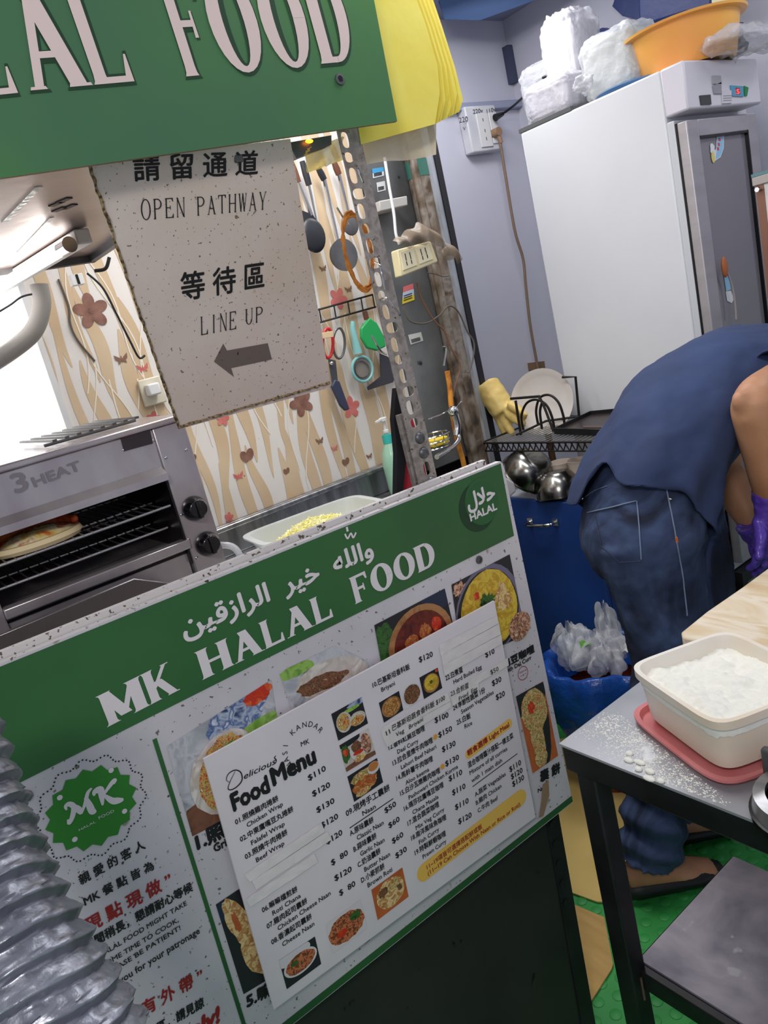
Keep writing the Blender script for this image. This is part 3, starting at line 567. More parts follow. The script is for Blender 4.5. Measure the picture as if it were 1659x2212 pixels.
for k, Q in (('5', [(145, 1045), (662, 765), (682, 835), (165, 1120)]), ('5', [(165, 1118), (682, 838), (690, 885), (200, 1190)]), ('5', [(597, 405), (1040, 178), (1058, 235), (610, 480)]), ('5', [(612, 478), (1060, 240), (1072, 320), (625, 560)]), ('5', [(625, 560), (1075, 322), (1085, 392), (640, 640)]), ('5', [(680, 760), (1125, 500), (1135, 560), (690, 815)]), ('5', [(690, 815), (900, 690), (905, 745), (705, 870)]),
              ('4', [(400, 1540), (1030, 1118), (1060, 1190), (450, 1600)]), ('4', [(465, 1590), (1078, 1188), (1112, 1255), (500, 1662)]), ('4', [(410, 1742), (970, 1368), (1005, 1438), (455, 1802)])):
    m = MB().m(TAPE); P = [Vector(pf.px(*cr(k, *p))) for p in Q]; rr = random.Random(int(Q[0][0]))
    m.grid(lambda a, b: pf.to(P[0].lerp(P[1], a).lerp(P[3].lerp(P[2], a), b), .0012+rr.uniform(0, .0008)), 22, 3); build('correction_tape', m, parent=pm, smooth=1.2, fix=False)
L_('5', '巴基斯坦蔬食香料飯 $100', (235, 1062), (640, 822), 15, bold=.008, shear=.15, off=.0026); L_('5', '11', (190, 1098), (218, 1080), 14, bold=.02, off=.0026); L_('5', 'Veg   Briyani', (262, 1110), (470, 985), 13, bold=.008, shear=.15, off=.0026)
L_('5', '23.合煎蛋', (685, 797), (822, 728), 14, bold=.006, shear=.1, off=.0026); L_('5', 'Fried  Egg', (748, 832), (888, 748), 13, bold=.006, shear=.15, off=.0026); L_('5', '$50', (992, 630), (1053, 598), 14, bold=.004, off=.0026)
def Q4(k, *p): return [cr(k, *x) for x in p]
photo('printed_photo', pm, pf, Q4('4', (1112, 235), (1358, 97), (1412, 310), (1170, 452)), F_DARK, [(F_BLUE, .8, .1, .3, .12, .1), (F_GREEN, .6, .2, .3, .07, .1), (F_TORT, .3, .5, .24, .36, .02), (F_WRAP, .28, .48, .19, .3, .05), (F_TORT, .72, .62, .26, .24, .03), (F_WRAP, .70, .68, .22, .17, .06)], .0006)
photo('printed_photo', pm, pf, Q4('4', (1178, 490), (1415, 348), (1475, 560), (1235, 705)), F_TORT, [(F_DARK, .3, .05, .4, .15, .1), (F_HERB, .12, .4, .14, .3, .2), (F_TOM, .12, .35, .08, .14, .2), (F_WOOD, .5, .95, .7, .14, .05), (F_PLATE, .5, .5, .26, .36, .05), (F_MEAT, .48, .36, .17, .2, .08), (F_TOM, .5, .58, .17, .07, .1), (F_BREAD, .5, .78, .2, .12, .1), (F_SPOT, .8, .42, .15, .36, .04)], .0006)
photo('printed_photo', pm, pf, Q4('4', (1243, 745), (1485, 592), (1535, 790), (1300, 950)), F_DARK, [(F_DRUM, .45, .3, .38, .22, .1), (F_CHICK, .45, .62, .42, .28, .08), (F_DRUM, .35, .85, .26, .12, .1), (F_PLATE, .82, .25, .2, .22, 0), (F_SAUCE, .82, .2, .17, .16, 0)], .0006)
photo('printed_photo', pm, pf, Q4('5', (135, 850), (290, 757), (324, 905), (175, 1002)), F_DARK, [(F_BOWL, .5, .5, .47, .46, 0), (F_RICE, .5, .5, .40, .40, .02)], .0006)
photo('printed_photo', pm, pf, Q4('5', (306, 745), (440, 668), (474, 815), (340, 900)), PAPER, [(F_PLATE, .5, .5, .52, .52, 0), (F_MEAT, .5, .5, .45, .45, .02)], .0006)
photo('printed_photo', pm, pf, Q4('5', (447, 655), (588, 578), (624, 735), (484, 820)), F_DARK, [(F_BOWL, .52, .5, .42, .42, 0), (F_CURRY, .52, .47, .36, .35, 0), (F_HERB, .52, .45, .08, .08, .3), (F_TOM, .9, .08, .08, .08, .2)], .0006)
photo('printed_photo', pm, pf, Q4('6', (1172, 222), (1378, 72), (1420, 265), (1215, 422)), F_ORNG, [(F_BREAD, .52, .48, .44, .44, .03), (F_MEAT, .3, .32, .14, .14, .2), (F_DRUM, .68, .28, .2, .16, .1), (F_MEAT, .8, .5, .08, .1, .2)], .0006)
photo('printed_photo', pm, pf, Q4('6', (868, 450), (1100, 285), (1145, 470), (915, 645)), F_PLATE, [(F_NOOD, .5, .52, .5, .44, .05), (F_HERB, .78, .35, .14, .14, .2), (F_TOM, .35, .6, .14, .12, .2)], .0006)
photo('printed_photo', pm, pf, Q4('6', (560, 690), (798, 530), (840, 712), (612, 880)), F_DARK, [(F_PLATE, .35, .12, .5, .25, .02), (F_PLATE, .5, .48, .47, .36, 0, -.12), (F_NOOD, .5, .48, .41, .30, .03, -.12), (F_HERB, .35, .4, .12, .07, .3)], .0006)
# ---------------------------------------------------------------- upper sign
SX = -.99; sf = Fr((SX, 0, 0), (0, 1, 0), (0, 0, 1))
us = thing('shop_sign', 'green corrugated shop sign with pale serif capitals, screwed above the counter', 'sign', (SX, .3, 1.75))
A_, B_ = Vector(sf.px(858, 262)), Vector(sf.px(0, 385)); ud = (A_-B_).normalized()
m = MB().m(GREEN2); pts = [A_-ud*1.3, A_, Vector(sf.px(808, 0)), Vector(sf.px(808, 0))+Vector((.002, .22)), A_-ud*1.3+Vector((0, .42))]
m.add([sf.to(p, 0) for p in pts]+[sf.to(p, -.006) for p in pts], [tuple(range(5)), tuple(range(9, 4, -1))]); m.m(mat('sign_edge', (150, 110, 80), .7)); m.add([sf.to(p, 0) for p in pts]+[sf.to(p, -.006) for p in pts], [(i, (i+1) % 5, 5+(i+1) % 5, 5+i) for i in range(5)])
build('panel', m, parent=us, smooth=0)
LETP = mat('sign_letter_cream', (222, 202, 196), .55, bump=(60, .04))
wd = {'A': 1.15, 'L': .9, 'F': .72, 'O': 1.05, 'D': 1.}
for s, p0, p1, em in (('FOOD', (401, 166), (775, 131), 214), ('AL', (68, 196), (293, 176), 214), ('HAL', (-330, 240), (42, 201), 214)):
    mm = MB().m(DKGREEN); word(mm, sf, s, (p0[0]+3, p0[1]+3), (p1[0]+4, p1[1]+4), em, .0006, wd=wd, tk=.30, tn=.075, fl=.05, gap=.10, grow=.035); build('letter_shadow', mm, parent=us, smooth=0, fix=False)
    mm = MB().m(LETP); word(mm, sf, s, p0, p1, em, .0011, wd=wd, tk=.28, tn=.065, fl=.05, gap=.10); build('lettering', mm, parent=us, smooth=0, fix=False)
m = MB().m(STEELD); c_ = sf.to(sf.px(733, 172), .001); m.lathe(c_, [(.0082, 0), (.0078, .0018), (.0045, .0022), (.004, .0005), (0, .0005)], 18, (0, 1, 0), (0, 0, 1), (1, 0, 0)).m(INK).bar(c_+V(.0018, -.003, -.003), c_+V(.0018, .003, .003), .001, .001).bar(c_+V(.0018, -.003, .003), c_+V(.0018, .003, -.003), .001, .001); build('screw', m, parent=us)
# ---------------------------------------------------------------- hanging queue sign
hd = ray(1020, 2761); vv = V(-hd.x, 0, -hd.z).normalized()
hf = Fr((-1.022, .5, 1.772), (0, 1, 0), vv)
hs = thing('queue_sign', 'speckled cream plate with black writing and a grey arrow, hanging below the shop sign', 'sign', (-1.1, .5, 1.5))
CREAM = mat('speckled_cream_plate', (232, 216, 208), .5, var=((222, 202, 188), 5, .35, .7), spots=[((130, 112, 98), 190, .66), ((40, 34, 30), 60, .745), ((150, 110, 90), 14, .74)], bump=(120, .15))
GOLD = mat('frayed_gold_edge', (176, 152, 110), .5, .2, var=((84, 66, 44), 190, .4, .6), bump=(200, .6))
hq = [Vector(hf.px(*p)) for p in ((190, 352), (627, 300), (712, 826), (385, 922))]
hq2 = [Vector(hf.px(*p)) for p in ((190, 352), (627, 300), (712, 822), (714, 833), (706, 839), (398, 924), (388, 921), (382, 912))]
for p in hq2[:2]+hq[:2]: p.y = min(p.y, .012)
n = len(hq2); m = MB().m(CREAM); m.add([hf.to(p, 0) for p in hq2], [tuple(range(n))]); m.m(GOLD); m.add([hf.to(p, 0) for p in hq2]+[hf.to(p, -.005) for p in hq2], [tuple(range(2*n-1, n-1, -1))]+[(i, (i+1) % n, n+(i+1) % n, n+i) for i in range(n)])
build('plate', m, parent=hs, smooth=0)
m = MB().m(GOLD); rr = random.Random(5); E = [hf.to(hq[0], .001), hf.to(hq[3], .001), hf.to(hq[2], .001)]
for a, b in ((E[0], E[1]), (E[1], E[2])):
    m.tube([a.lerp(b, k/60)+V(rr.uniform(-.001, .001), rr.uniform(-.001, .001), rr.uniform(-.001, .001)) for k in range(61)], [.0022+rr.uniform(-.0007, .0009) for k in range(61)], 6)
build('edging', m, parent=hs)
def hl(s, p0, p1, em, bold=.01): mm = MB().m(INK); T(mm, hf, s, p0, p1, em, .0006, bold); build('lettering', mm, parent=hs, smooth=0, fix=False)
hl('請 留 通 道', (290, 387), (556, 372), 62, .018); hl('等 待 區', (392, 645), (570, 616), 66, .018)
mm = MB().m(INK); wn_ = {'N': 1.05}; kw = dict(tk=.13, tn=.045, fl=.06, gap=.22)
word(mm, hf, 'OPEN', (305, 475), (400, 468), 44, .0006, **kw); word(mm, hf, 'PATHWAY', (424, 466), (575, 452), 41, .0006, **kw)
word(mm, hf, 'LINE', (432, 724), (510, 710), 40, .0006, **kw); word(mm, hf, 'UP', (528, 702), (568, 694), 34, .0006, **kw)
stuff(build('serif_lettering', mm, parent=hs, smooth=0, fix=False))
mm = MB().m(mat('faded_arrow_print', (118, 104, 98), .6, spots=((40, 36, 32), 120, .66))); flatpx(mm, hf, [(462, 781), (482, 742), (490, 757), (578, 741), (587, 776), (499, 795), (505, 814)], .0006); build('arrow', mm, parent=hs, smooth=0, fix=False)
# ---------------------------------------------------------------- slotted steel post
def c2p(x, y): return (600+x/2.665, 250+y/2.665)
qx = -1.034; qf = Fr((qx, 0, 0), (0, 1, 0), (0, 0, 1))
post = thing('slotted_post', 'rusty slotted steel angle post rising behind the menu board to the shop sign', 'post', (qx, .78, .93))
y0 = qf.px(*c2p(820, 2130))[0]; y0 = (y0+qf.px(*c2p(345, 150))[0])/2; y1 = y0+.0425; yc = (y0+y1)/2
cu = bpy.data.curves.new('t', 'CURVE'); cu.dimensions = '2D'; cu.fill_mode = 'BOTH'; cu.extrude = .001
def loop(pts):
    s = cu.splines.new('POLY'); s.points.add(len(pts)-1)
    for i, p in enumerate(pts): s.points[i].co = (p[0], p[1], 0, 1)
    s.use_cyclic_u = True
loop([(y0, .94), (y1, .94), (y1, 1.80), (y0, 1.80)])
HO = [(388, 140, 'v'), (408, 240, 'r'), (434, 345, 'v'), (467, 450, 'h'), (480, 550, 'v'), (505, 650, 'r'), (530, 752, 'v'), (560, 848, 'h'), (577, 942, 'v'), (598, 1035, 'r'), (623, 1130, 'v'), (657, 1220, 'h'), (672, 1318, 'v'), (694, 1405, 'r'), (720, 1498, 'v'), (750, 1588, 'h'), (760, 1680, 'v'), (784, 1768, 'r'), (857, 2030, 'v')]
BO = [(815, 1855), (838, 1940), (885, 2108)]
for x, y, k in HO:
    p = qf.px(*c2p(x, y)); a, b = {'v': (.0072, .0120), 'h': (.0120, .0085), 'r': (.0075, .0078)}[k]; L = []
    for i in range(20):
        t = 2*math.pi*i/20; cx_, sy_ = math.cos(t), math.sin(t); L.append((p[0]+a*math.copysign(abs(cx_)**.75, cx_), p[1]+b*math.copysign(abs(sy_)**.75, sy_)))
    loop(L)
ob = bpy.data.objects.new('t', cu); me = bpy.data.meshes.new_from_object(ob)
m = MB().m(RUST); m.add([V(qx+v.co.z, v.co.x, v.co.y) for v in me.vertices], [tuple(p.vertices) for p in me.polygons]); m.box((qx-.013, y1-.003, .94), (qx, y1, 1.80))
bpy.data.objects.remove(ob)
build('angle_bar', m, parent=post, smooth=.5)
build('backing_angle', MB().m(RUST).box((qx-.012, y0-.006, .94), (qx-.004, y0+.012, 1.33)), parent=post)
for x, y in BO:
    p = qf.px(*c2p(x, y)); m = MB().m(STEELD); m.lathe((qx+.001, p[0], p[1]), [(.0105, 0), (.0100, .0015), (.0075, .0045), (.0035, .0062), (0, .0066)], 18, (0, 1, 0), (0, 0, 1), (1, 0, 0)); build('bolt', m, parent=post)
def hook(px, d, label):
    P = [ond(*p, dd) for p, dd in zip(px, d)]; tag(build('wire_hook', MB().m(CHROME).tube(smoothpath(P, 6), .0017, 8)), label, 'hook', 'steel hooks in the post holes')
D0 = 1.222
hook([c2p(*p) for p in ((432, 262), (455, 290), (475, 340), (493, 383))], [1.24, 1.20, 1.195, 1.19], 'topmost bent wire hook through the slotted post')
hook([c2p(*p) for p in ((560, 845), (585, 862), (603, 930), (616, 998))], [1.25, 1.21, 1.205, 1.20], 'straight wire hook hanging beside the orange coil on the slotted post')
hook([c2p(*p) for p in ((585, 1060), (625, 1050), (670, 1100), (703, 1148))], [1.26, 1.21, 1.20, 1.19], 'curled wire hook at the middle of the slotted post')
hook([c2p(*p) for p in ((628, 1372), (600, 1360), (570, 1320), (542, 1268))], [1.27, 1.26, 1.24, 1.22], 'lower wire hook sticking out left of the slotted post by the green scoop')
hook([c2p(*p) for p in ((408, 625), (385, 600), (360, 560), (342, 530))], [1.29, 1.27, 1.25, 1.24], 'upper wire hook sticking out left of the slotted post and carrying the orange coil')
m = MB().m(mat('amber_rubber_bands', (176, 106, 40), .35, var=((214, 140, 60), 40, .35, .65)))
cc = ond(*c2p(455, 755), 1.27); rr = random.Random(3)
for k in range(9):
    m.tube([cc+V(.004*rr.uniform(-1, 1), .026*math.cos(a)*(1+.05*k/9)+rr.uniform(-.002, .002), .056*math.sin(a)*(1+.02*k)-.0) + V(0, 0, -.012*math.sin(a/2)) for a in [2*math.pi*i/26 for i in range(26)]], .0017, 6, closed=True)
tag(build('rubber_band_bundle', m), 'bundle of amber rubber bands hanging on the slotted post', 'rubber bands')
# apron / bag behind the post
m = MB().m(mat('red_fabric', (196, 48, 66), .8)); P = [onx(*p, -1.075) for p in ((890, 900), (905, 950), (932, 1075), (862, 1120), (872, 1010), (882, 935))]; m.prism(P, V(-.008, 0, 0)); a_ = build('red_cloth', m); tag(a_, 'red cloth hanging behind the foot of the slotted post', 'cloth')
m = MB().m(mat('black_fabric', (22, 22, 28), .85)); P = [onx(*p, -1.055) for p in ((856, 838), (866, 842), (884, 935), (876, 1010), (866, 1110), (856, 1110), (858, 980), (851, 905))]; m.prism(P, V(-.012, 0, 0)); tag(build('black_cloth', m), 'black cloth strip hanging left of the red cloth', 'cloth')
# ---------------------------------------------------------------- yellow bags hanging right of the sign
YB = mat('yellow_plastic', (240, 226, 112), .3, var=((228, 208, 74), 8, .35, .7), bump=(10, .3, .01), trans=.0, sss=.15)
YB2 = mat('yellow_plastic_shaded', (224, 200, 66), .3, bump=(10, .3, .01), sss=.15)  # darker yellow for alternate bags, painting in the shade between layers
yb = thing('yellow_bag_bundle', 'bundle of flat yellow plastic bags hanging at the right end of the shop sign', 'plastic bags', (-1.03, .95, 1.76))
for k in range(9):
    e = k/8.; g_ = 1-e; P = [(790, -40), (886+36*g_, -40), (922+34*g_, 60), (945+38*g_, 140+6*g_), (950+50*g_, 215+16*math.sin(k*2.1)), (940+52*g_, 268-26*g_), (772+8*e, 312-6*g_), (770, 250)]
    X = -1.10+.0085*k
    Q = [onx(*p, X) for p in P]; m = MB().m(YB); m.prism(Q, (-.0022, 0, 0)); m.ms[0] = YB if k % 2 == 0 else YB2; build('bag', m, parent=yb, smooth=.8)
TAPEY = mat('yellow_tape_film', (232, 206, 96), .25, alpha=.8, bump=(20, .8, .01))
m = MB().m(TAPEY); rr = random.Random(8)
Q = [onx(*p, -1.05) for p in ((648, 326), (742, 296), (742, 345), (668, 372))]
m.grid(lambda a, b: Q[0].lerp(Q[1], a).lerp(Q[3].lerp(Q[2], a), b)+V(.006*math.sin(a*9+b*5), 0, rr.uniform(-.0015, .0015)), 14, 8); tag(build('tape_strip', m, smooth=1.5), 'torn yellow tape film beneath the shop sign left of the post', 'tape')
m = MB().m(mat('cream_film', (240, 226, 196), .3, alpha=.85, bump=(12, .5, .01))); Q = [onx(*p, -1.075) for p in ((765, 306), (938, 262), (938, 336), (785, 357))]
m.grid(lambda a, b: Q[0].lerp(Q[1], a).lerp(Q[3].lerp(Q[2], a), b)+V(.008*math.sin(a*7), 0, 0), 14, 6); tag(build('film_sheet', m, smooth=1.5), 'translucent cream plastic film hanging below the yellow bags', 'plastic film')
# ---------------------------------------------------------------- exhaust hood with tube light
HOODM = mat('hood_steel', (176, 164, 160), .30, .85, var=((130, 110, 108), 3, .35, .7), spots=((48, 40, 38), 40, .74), bump=(18, .15, .004))
hd_ = thing('exhaust_hood', 'greasy stainless exhaust hood under the shop sign at the left', 'hood', (-1.4, 0, 1.76))
m = MB().m(HOODM); m.prism([(-1.03, -.9, 1.762), (-1.76, -.9, 1.762), (-1.76, .605, 1.762), (-1.03, .605, 1.762)], (0, 0, .30)); build('canopy', m, parent=hd_)
build('rim', MB().m(STEELD).box((-1.765, .592, 1.748), (-1.03, .606, 1.764)).box((-1.765, -.9, 1.748), (-1.75, .606, 1.764)), parent=hd_, bevel=.002)
m = MB().m(HOODM); a, b = onz(20, 612, 1.735), onz(160, 528, 1.735); v_ = (b-a).normalized(); side = V(v_.y, -v_.x, 0)
m2 = build('lamp_channel', MB().m(WHITEP).bar(a-v_*.5+side*(-.022)+V(0, 0, .012), b+side*(-.022)+V(0, 0, .012), .028, .026), parent=hd_, bevel=.003)
TUBE = mat('lit_tube', (255, 250, 245), .4, emis=((255, 250, 244), 9))
build('light_tube', MB().m(TUBE).cyl(a-v_*.5+side*.010, b+side*.010-v_*.03, .011), parent=hd_); build('tube_cap', MB().m(CHROME).cyl(b+side*.010-v_*.03, b+side*.010+v_*.006, .0135), parent=hd_)
m = MB().m(mat('cut_sheet_tab', (70, 66, 66), .5, .5)); 
for p in ((122, 440), (138, 432), (150, 446), (128, 452)): q_ = onz(*p, 1.7615); m.bar(q_+V(-.012, -.005, 0), q_+V(.010, .006, 0), .011, .002)
stuff(build('bent_tabs', m, parent=hd_))
m = MB().m(mat('clear_tape', (230, 226, 224), .2, alpha=.6, bump=(60, .8, .004))); p, q_ = onz(10, 480, 1.7612), onz(84, 404, 1.7612); m.bar(p, q_, .010, .0012); p, q_ = onz(40, 545, 1.7612), onz(112, 470, 1.7612); m.bar(p, q_, .007, .0012); stuff(build('tape_scraps', m, parent=hd_))
m = MB().m(STEELD).prism([onx(*p, -1.045) for p in ((622, 308), (716, 292), (716, 312), (640, 342), (634, 330))], (-.02, 0, 0)); build('front_bracket', m, parent=hd_)
build('indicator_light', MB().m(mat('orange_glow', (255, 150, 40), .4, emis=((255, 140, 30), 5))).ell(onx(668, 305, -1.04), (.003, .007, .003)), parent=hd_)
PIPEG = mat('grey_hose', (150, 146, 142), .4)
m = MB().m(PIPEG); m.tube(smoothpath([onx(*p, -1.86) for p in ((84, 615), (90, 660), (72, 715), (20, 760), (-60, 810))], 8), .020, 16); tag(build('curved_hose', m), 'thick curved grey hose under the hood in front of the bright window', 'hose')
tag(build('bent_cable', MB().m(CABLEB).tube(smoothpath([onx(*p, -1.9) for p in ((188, 590), (222, 622), (250, 675), (280, 735), (300, 772), (313, 768))], 6), .0028, 8)), 'black cable hanging between the hood and the queue sign', 'cable')
tag(build('bent_cable', MB().m(CABLEB).tube(smoothpath([ond(*p, 1.75) for p in ((205, 585), (228, 580), (236, 556))], 6), .004, 8)), 'short thick black cable loop tucked under the hood corner', 'cable')
tag(build('bent_cable', MB().m(CABLEG).tube(smoothpath([onx(*p, -1.996) for p in ((126, 603), (148, 660), (152, 700), (168, 735), (205, 780))], 6), .0026, 8)), 'thin grey cable running down the wallpaper left of the brown flower', 'cable')
tag(build('bent_cable', MB().m(CABLEB).tube(smoothpath([ond(*p, 1.7) for p in ((-30, 690), (20, 660), (50, 640), (95, 632))], 6), .0022, 8)), 'thin dark cable crossing the bright window below the tube light', 'cable')
c_ = onx(165, 605, -1.9); tag(build('cable_clip', MB().m(WHITEP).box(c_-V(.012, .014, .012), c_+V(.012, .014, .012)).m(RUBBERB).box(c_+V(.0121, -.003, -.011), c_+V(.0135, .003, .011)), bevel=.002), 'small white cable clip hanging under the hood', 'clip')
c_ = onx(330, 845, -1.985); so = thing('wall_socket', 'cream wall socket with white plug peeping left of the queue sign', 'socket', c_); build('plate', MB().m(mat('cream_plastic', (214, 206, 186), .4)).box(c_-V(.01, .03, .035), c_+V(0, .03, .035)), parent=so, bevel=.003); build('plug', MB().m(WHITEP).box(c_+V(0, -.02, -.01), c_+V(.03, .012, .02)), parent=so, bevel=.004)
# ---------------------------------------------------------------- salamander grill
OX = -1.4
of = lambda x, y, X=OX: onx(x, y, X)
ov = thing('salamander_grill', 'stainless countertop grill with two black knobs and wire racks', 'grill', (OX-.18, .1, .955))
yR = .552; zt = 1.408; zb = 1.0; yP = .487    # right side, top, bottom, panel start
OSTEEL = mat('grill_steel', (196, 190, 192), .25, .6, var=((166, 156, 162), 5, .35, .7), stretch=(1, 2, 1), bump=(14, .06))
OIN = mat('grill_cavity', (30, 27, 30), .35, .4, var=((52, 44, 42), 9, .4, .7))
m = MB().m(OSTEEL); m.box((OX-.36, -.6, zt-.012), (OX+.006, yR, zt)); m.box((OX-.36, -.6, 1.318), (OX, yP, zt-.012)); m.box((OX-.36, yP, zb), (OX, yR, zt-.012)); m.box((OX-.36, -.6, zb), (OX-.345, yP, 1.318)); m.box((OX-.36, -.6, zb), (OX, .150, 1.318))
build('housing', m, parent=ov, bevel=.003)
m = MB().m(OSTEEL); m.prism([(OX+.001, -.6, 1.325), (OX+.022, -.6, 1.313), (OX+.022, -.6, 1.300), (OX+.001, -.6, 1.303)], (0, yP+.6-.004, 0)); build('top_lip', m, parent=ov)
m = MB().m(OIN); m.box((OX-.345, -.3, 1.13), (OX-.33, yP, 1.318)).box((OX-.345, yP-.004, 1.13), (OX, yP-.001, 1.30)).box((OX-.345, -.3, 1.314), (OX-.002, yP-.004, 1.318)).box((OX-.33, -.3, 1.150), (OX-.01, yP-.004, 1.155)); build('cavity', m, parent=ov)
m = MB().m(OSTEEL).box((OX-.02, .150, 1.160), (OX+.006, yP+.004, 1.178)); build('front_rail', m, parent=ov, bevel=.002)
m = MB().m(OSTEEL).box((OX-.3, .150, 1.02), (OX-.012, yP-.004, 1.160)); build('lower_panel', m, parent=ov)
m = MB().m(mat('drip_tray_steel', (128, 122, 122), .3, .8, var=((100, 92, 90), 6, .4, .7))); P = [of(x, y, -1.33) for x, y in ((-60, 1396), (290, 1250), (392, 1262), (440, 1300), (440, 1480), (-60, 1480))]; m.prism(P, (-.012, 0, 0)); build('drip_tray', m, parent=ov, bevel=.002)
RACKM = mat('rack_wire', (190, 186, 184), .3, .9)
def rack(z, x0, nm, ntr):
    m = MB().m(RACKM); m.tube([(x0, -.3, z), (x0, yP-.008, z)], .0028, 6).tube([(x0-.26, -.3, z+.004), (x0-.26, yP-.008, z+.004)], .0028, 6).tube([(x0-.10, -.3, z-.001), (x0-.10, yP-.008, z-.001)], .0022, 6)
    for k in range(ntr): y = -.28+k*(yP+.27)/ntr; m.tube([(x0+.003, y, z+.002), (x0-.262, y, z+.006)], .0016, 5)
    stuff(build(nm, m, parent=ov))
rack(1.249, OX-.006, 'wire_rack', 46); rack(1.200, OX-.06, 'wire_rack', 40)
KN = mat('knob_black', (16, 16, 20), .18, coat=.5)
for px in ((419, 1098), (447, 1174)):
    c_ = of(*px); m = MB().m(KN); m.lathe(c_, [(.0245, 0), (.0245, .006), (.021, .016), (.017, .024), (0, .025)], 26, (0, 1, 0), (0, 0, 1), (1, 0, 0)); m.box(c_+V(.02, -.004, -.018), c_+V(.030, .004, .018)); build('knob', m, parent=ov, bevel=.0015)
for px in ((267, 972), (330, 952), (358, 989), (402, 972), (425, 1205), (436, 1240), (392, 1112), (407, 1165)):
    build('rivet', MB().m(CHROME).ell(of(*px), (.002, .0032, .0032), 10, 6), parent=ov)
m = MB().m(mat('black_rating_plate', (62, 56, 60), .4, .4)); m.prism([of(x, y, OX+.001) for x, y in ((259, 942), (322, 922), (330, 958), (268, 975))], (.001, 0, 0)); m.m(RED).prism([of(x, y, OX+.003) for x, y in ((262, 941), (292, 932), (292, 937), (262, 946))], (.001, 0, 0)); build('rating_plate', m, parent=ov)
gf = Fr((OX+.0012, 0, 0), (0, 1, 0), (0, 0, 1)); mm = MB().m(mat('embossed_lettering', (150, 142, 144), .3, .7)); T(mm, gf, '3', (36, 1065), (64, 1056), 58, .0006, .03); T(mm, gf, 'HEAT', (76, 1052), (176, 1014), 30, .0006, .03); build('embossed_lettering', mm, parent=ov, smooth=0, fix=False)
m = MB().m(STEELD)
for k in range(8): m.bar((OX-.05, .33+k*.022, zt+.012), (OX-.33, .33+k*.022, zt+.012), .008, .004)
m.tube([(OX-.05, .31, zt+.008), (OX-.05, .48, zt+.008)], .003, 6); stuff(build('top_grate', m, parent=ov))
# bread
BRD = mat('grilled_bread', (222, 190, 120), .55, var=([(204, 60, 34), (216, 110, 50), (236, 206, 120), (240, 226, 180), (196, 56, 34)], 30), bump=(90, .5, .004)); BRC = mat('bread_crust', (238, 216, 170), .6)
bc = (of(84, 1170, -1.44)); rn = random.Random(4)
m = MB().m(BRC); m.lathe((bc.x-.01, bc.y, 1.2535), [(.0, 0), (.9, .0), (1.0, .12), (.96, .25)], 40, (.058, 0, 0), (0, .080, 0), (0, 0, .06)); 
br = thing('flatbread', 'cheese and chilli topped flatbread grilling on the wire rack', 'bread', (bc.x, bc.y, 1.2535)); build('dough', m, parent=br)
m = MB().m(BRD)
def top(a, b):
    r_ = a; t = 2*math.pi*b; w_ = .9*r_; return V(bc.x-.01+.054*w_*math.cos(t), bc.y+.078*w_*math.sin(t), 1.2655+.018*(1-r_**3)+rn.uniform(-.002, .002)*(1-r_))
m.grid(top, 14, 48); build('cheese_topping', m, parent=br, smooth=1.5)
m = MB().m(mat('browned_red_edge', (206, 66, 34), .5, var=((226, 120, 60), 40, .4, .6), bump=(90, .6, .004))).tube([V(bc.x-.01+.046*math.cos(t), bc.y+.070*math.sin(t), 1.279+rn.uniform(-.002, .002)) for t in [math.pi*(.42+1.15*i/30) for i in range(31)]], [.006+.007*math.sin(math.pi*i/30)+rn.uniform(-.001, .001) for i in range(31)], 8); build('browned_edge', m, parent=br, smooth=2)
# ---------------------------------------------------------------- worktop things
CZ = .955
FROST = mat('frosted_tub', (226, 230, 230), .35, alpha=.55, trans=.0); CHEESE = mat('shredded_cheese', (240, 232, 150), .5, var=((250, 246, 196), 30, .4, .6), sss=.1)
def tubshape(m, c, u, v, L, Wd, h, rim, taper=.82, t=.004, r=.18):
    u = Vector(u).normalized(); v = Vector(v).normalized(); c = Vector(c)
    def ring(k, z, gr=0):
        P = []
        for i in range(40):
            a = 2*math.pi*i/40; x = math.copysign(abs(math.cos(a))**(r*2), math.cos(a)); y = math.copysign(abs(math.sin(a))**(r*2), math.sin(a)); P.append(c+u*(x*(L/2*k+gr))+v*(y*(Wd/2*k+gr))+V(0, 0, z))
        return P
    m.rings([ring(taper, 0), ring(1, h-.004), ring(1, h-.004, rim), ring(1, h, rim), ring(1, h, -t), ring(taper, t, -t)], cap=True); return ring
cu_, cv_ = V(0.12, 1, 0).normalized(), V(1, -.12, 0).normalized(); tc_ = V(-1.70, .93, CZ)
tb = thing('cheese_tub', 'translucent plastic tub of shredded pale cheese on the worktop', 'tub', tc_)
m = MB().m(FROST); tubshape(m, tc_, cu_, cv_, .33, .19, .085, .012); build('tub', m, parent=tb)
m = MB().m(CHEESE); rn = random.Random(21)
m.grid(lambda a, b: tc_+cu_*((a-.5)*.27)+cv_*((b-.5)*.145)+V(0, 0, .03+.045*math.sin(math.pi*a)*math.sin(math.pi*b)**.5), 18, 10)
for k in range(650):
    a, b = rn.uniform(.06, .94), rn.uniform(.08, .92); p = tc_+cu_*((a-.5)*.27)+cv_*((b-.5)*.15)+V(0, 0, .032+.052*math.sin(math.pi*a)*math.sin(math.pi*b)**.5); d = V(rn.uniform(-1, 1), rn.uniform(-1, 1), rn.uniform(-.3, .5)).normalized()*rn.uniform(.008, .02); m.bar(p-d/2, p+d/2, .0022, .0016)
stuff(build('shredded_cheese', m, parent=tb, fix=False))
BLUEF = mat('blue_white_film', (150, 190, 226), .25, var=([(232, 236, 242), (200, 218, 236), (60, 140, 220), (226, 232, 240)], 9), bump=(24, .9, .015), alpha=.9)
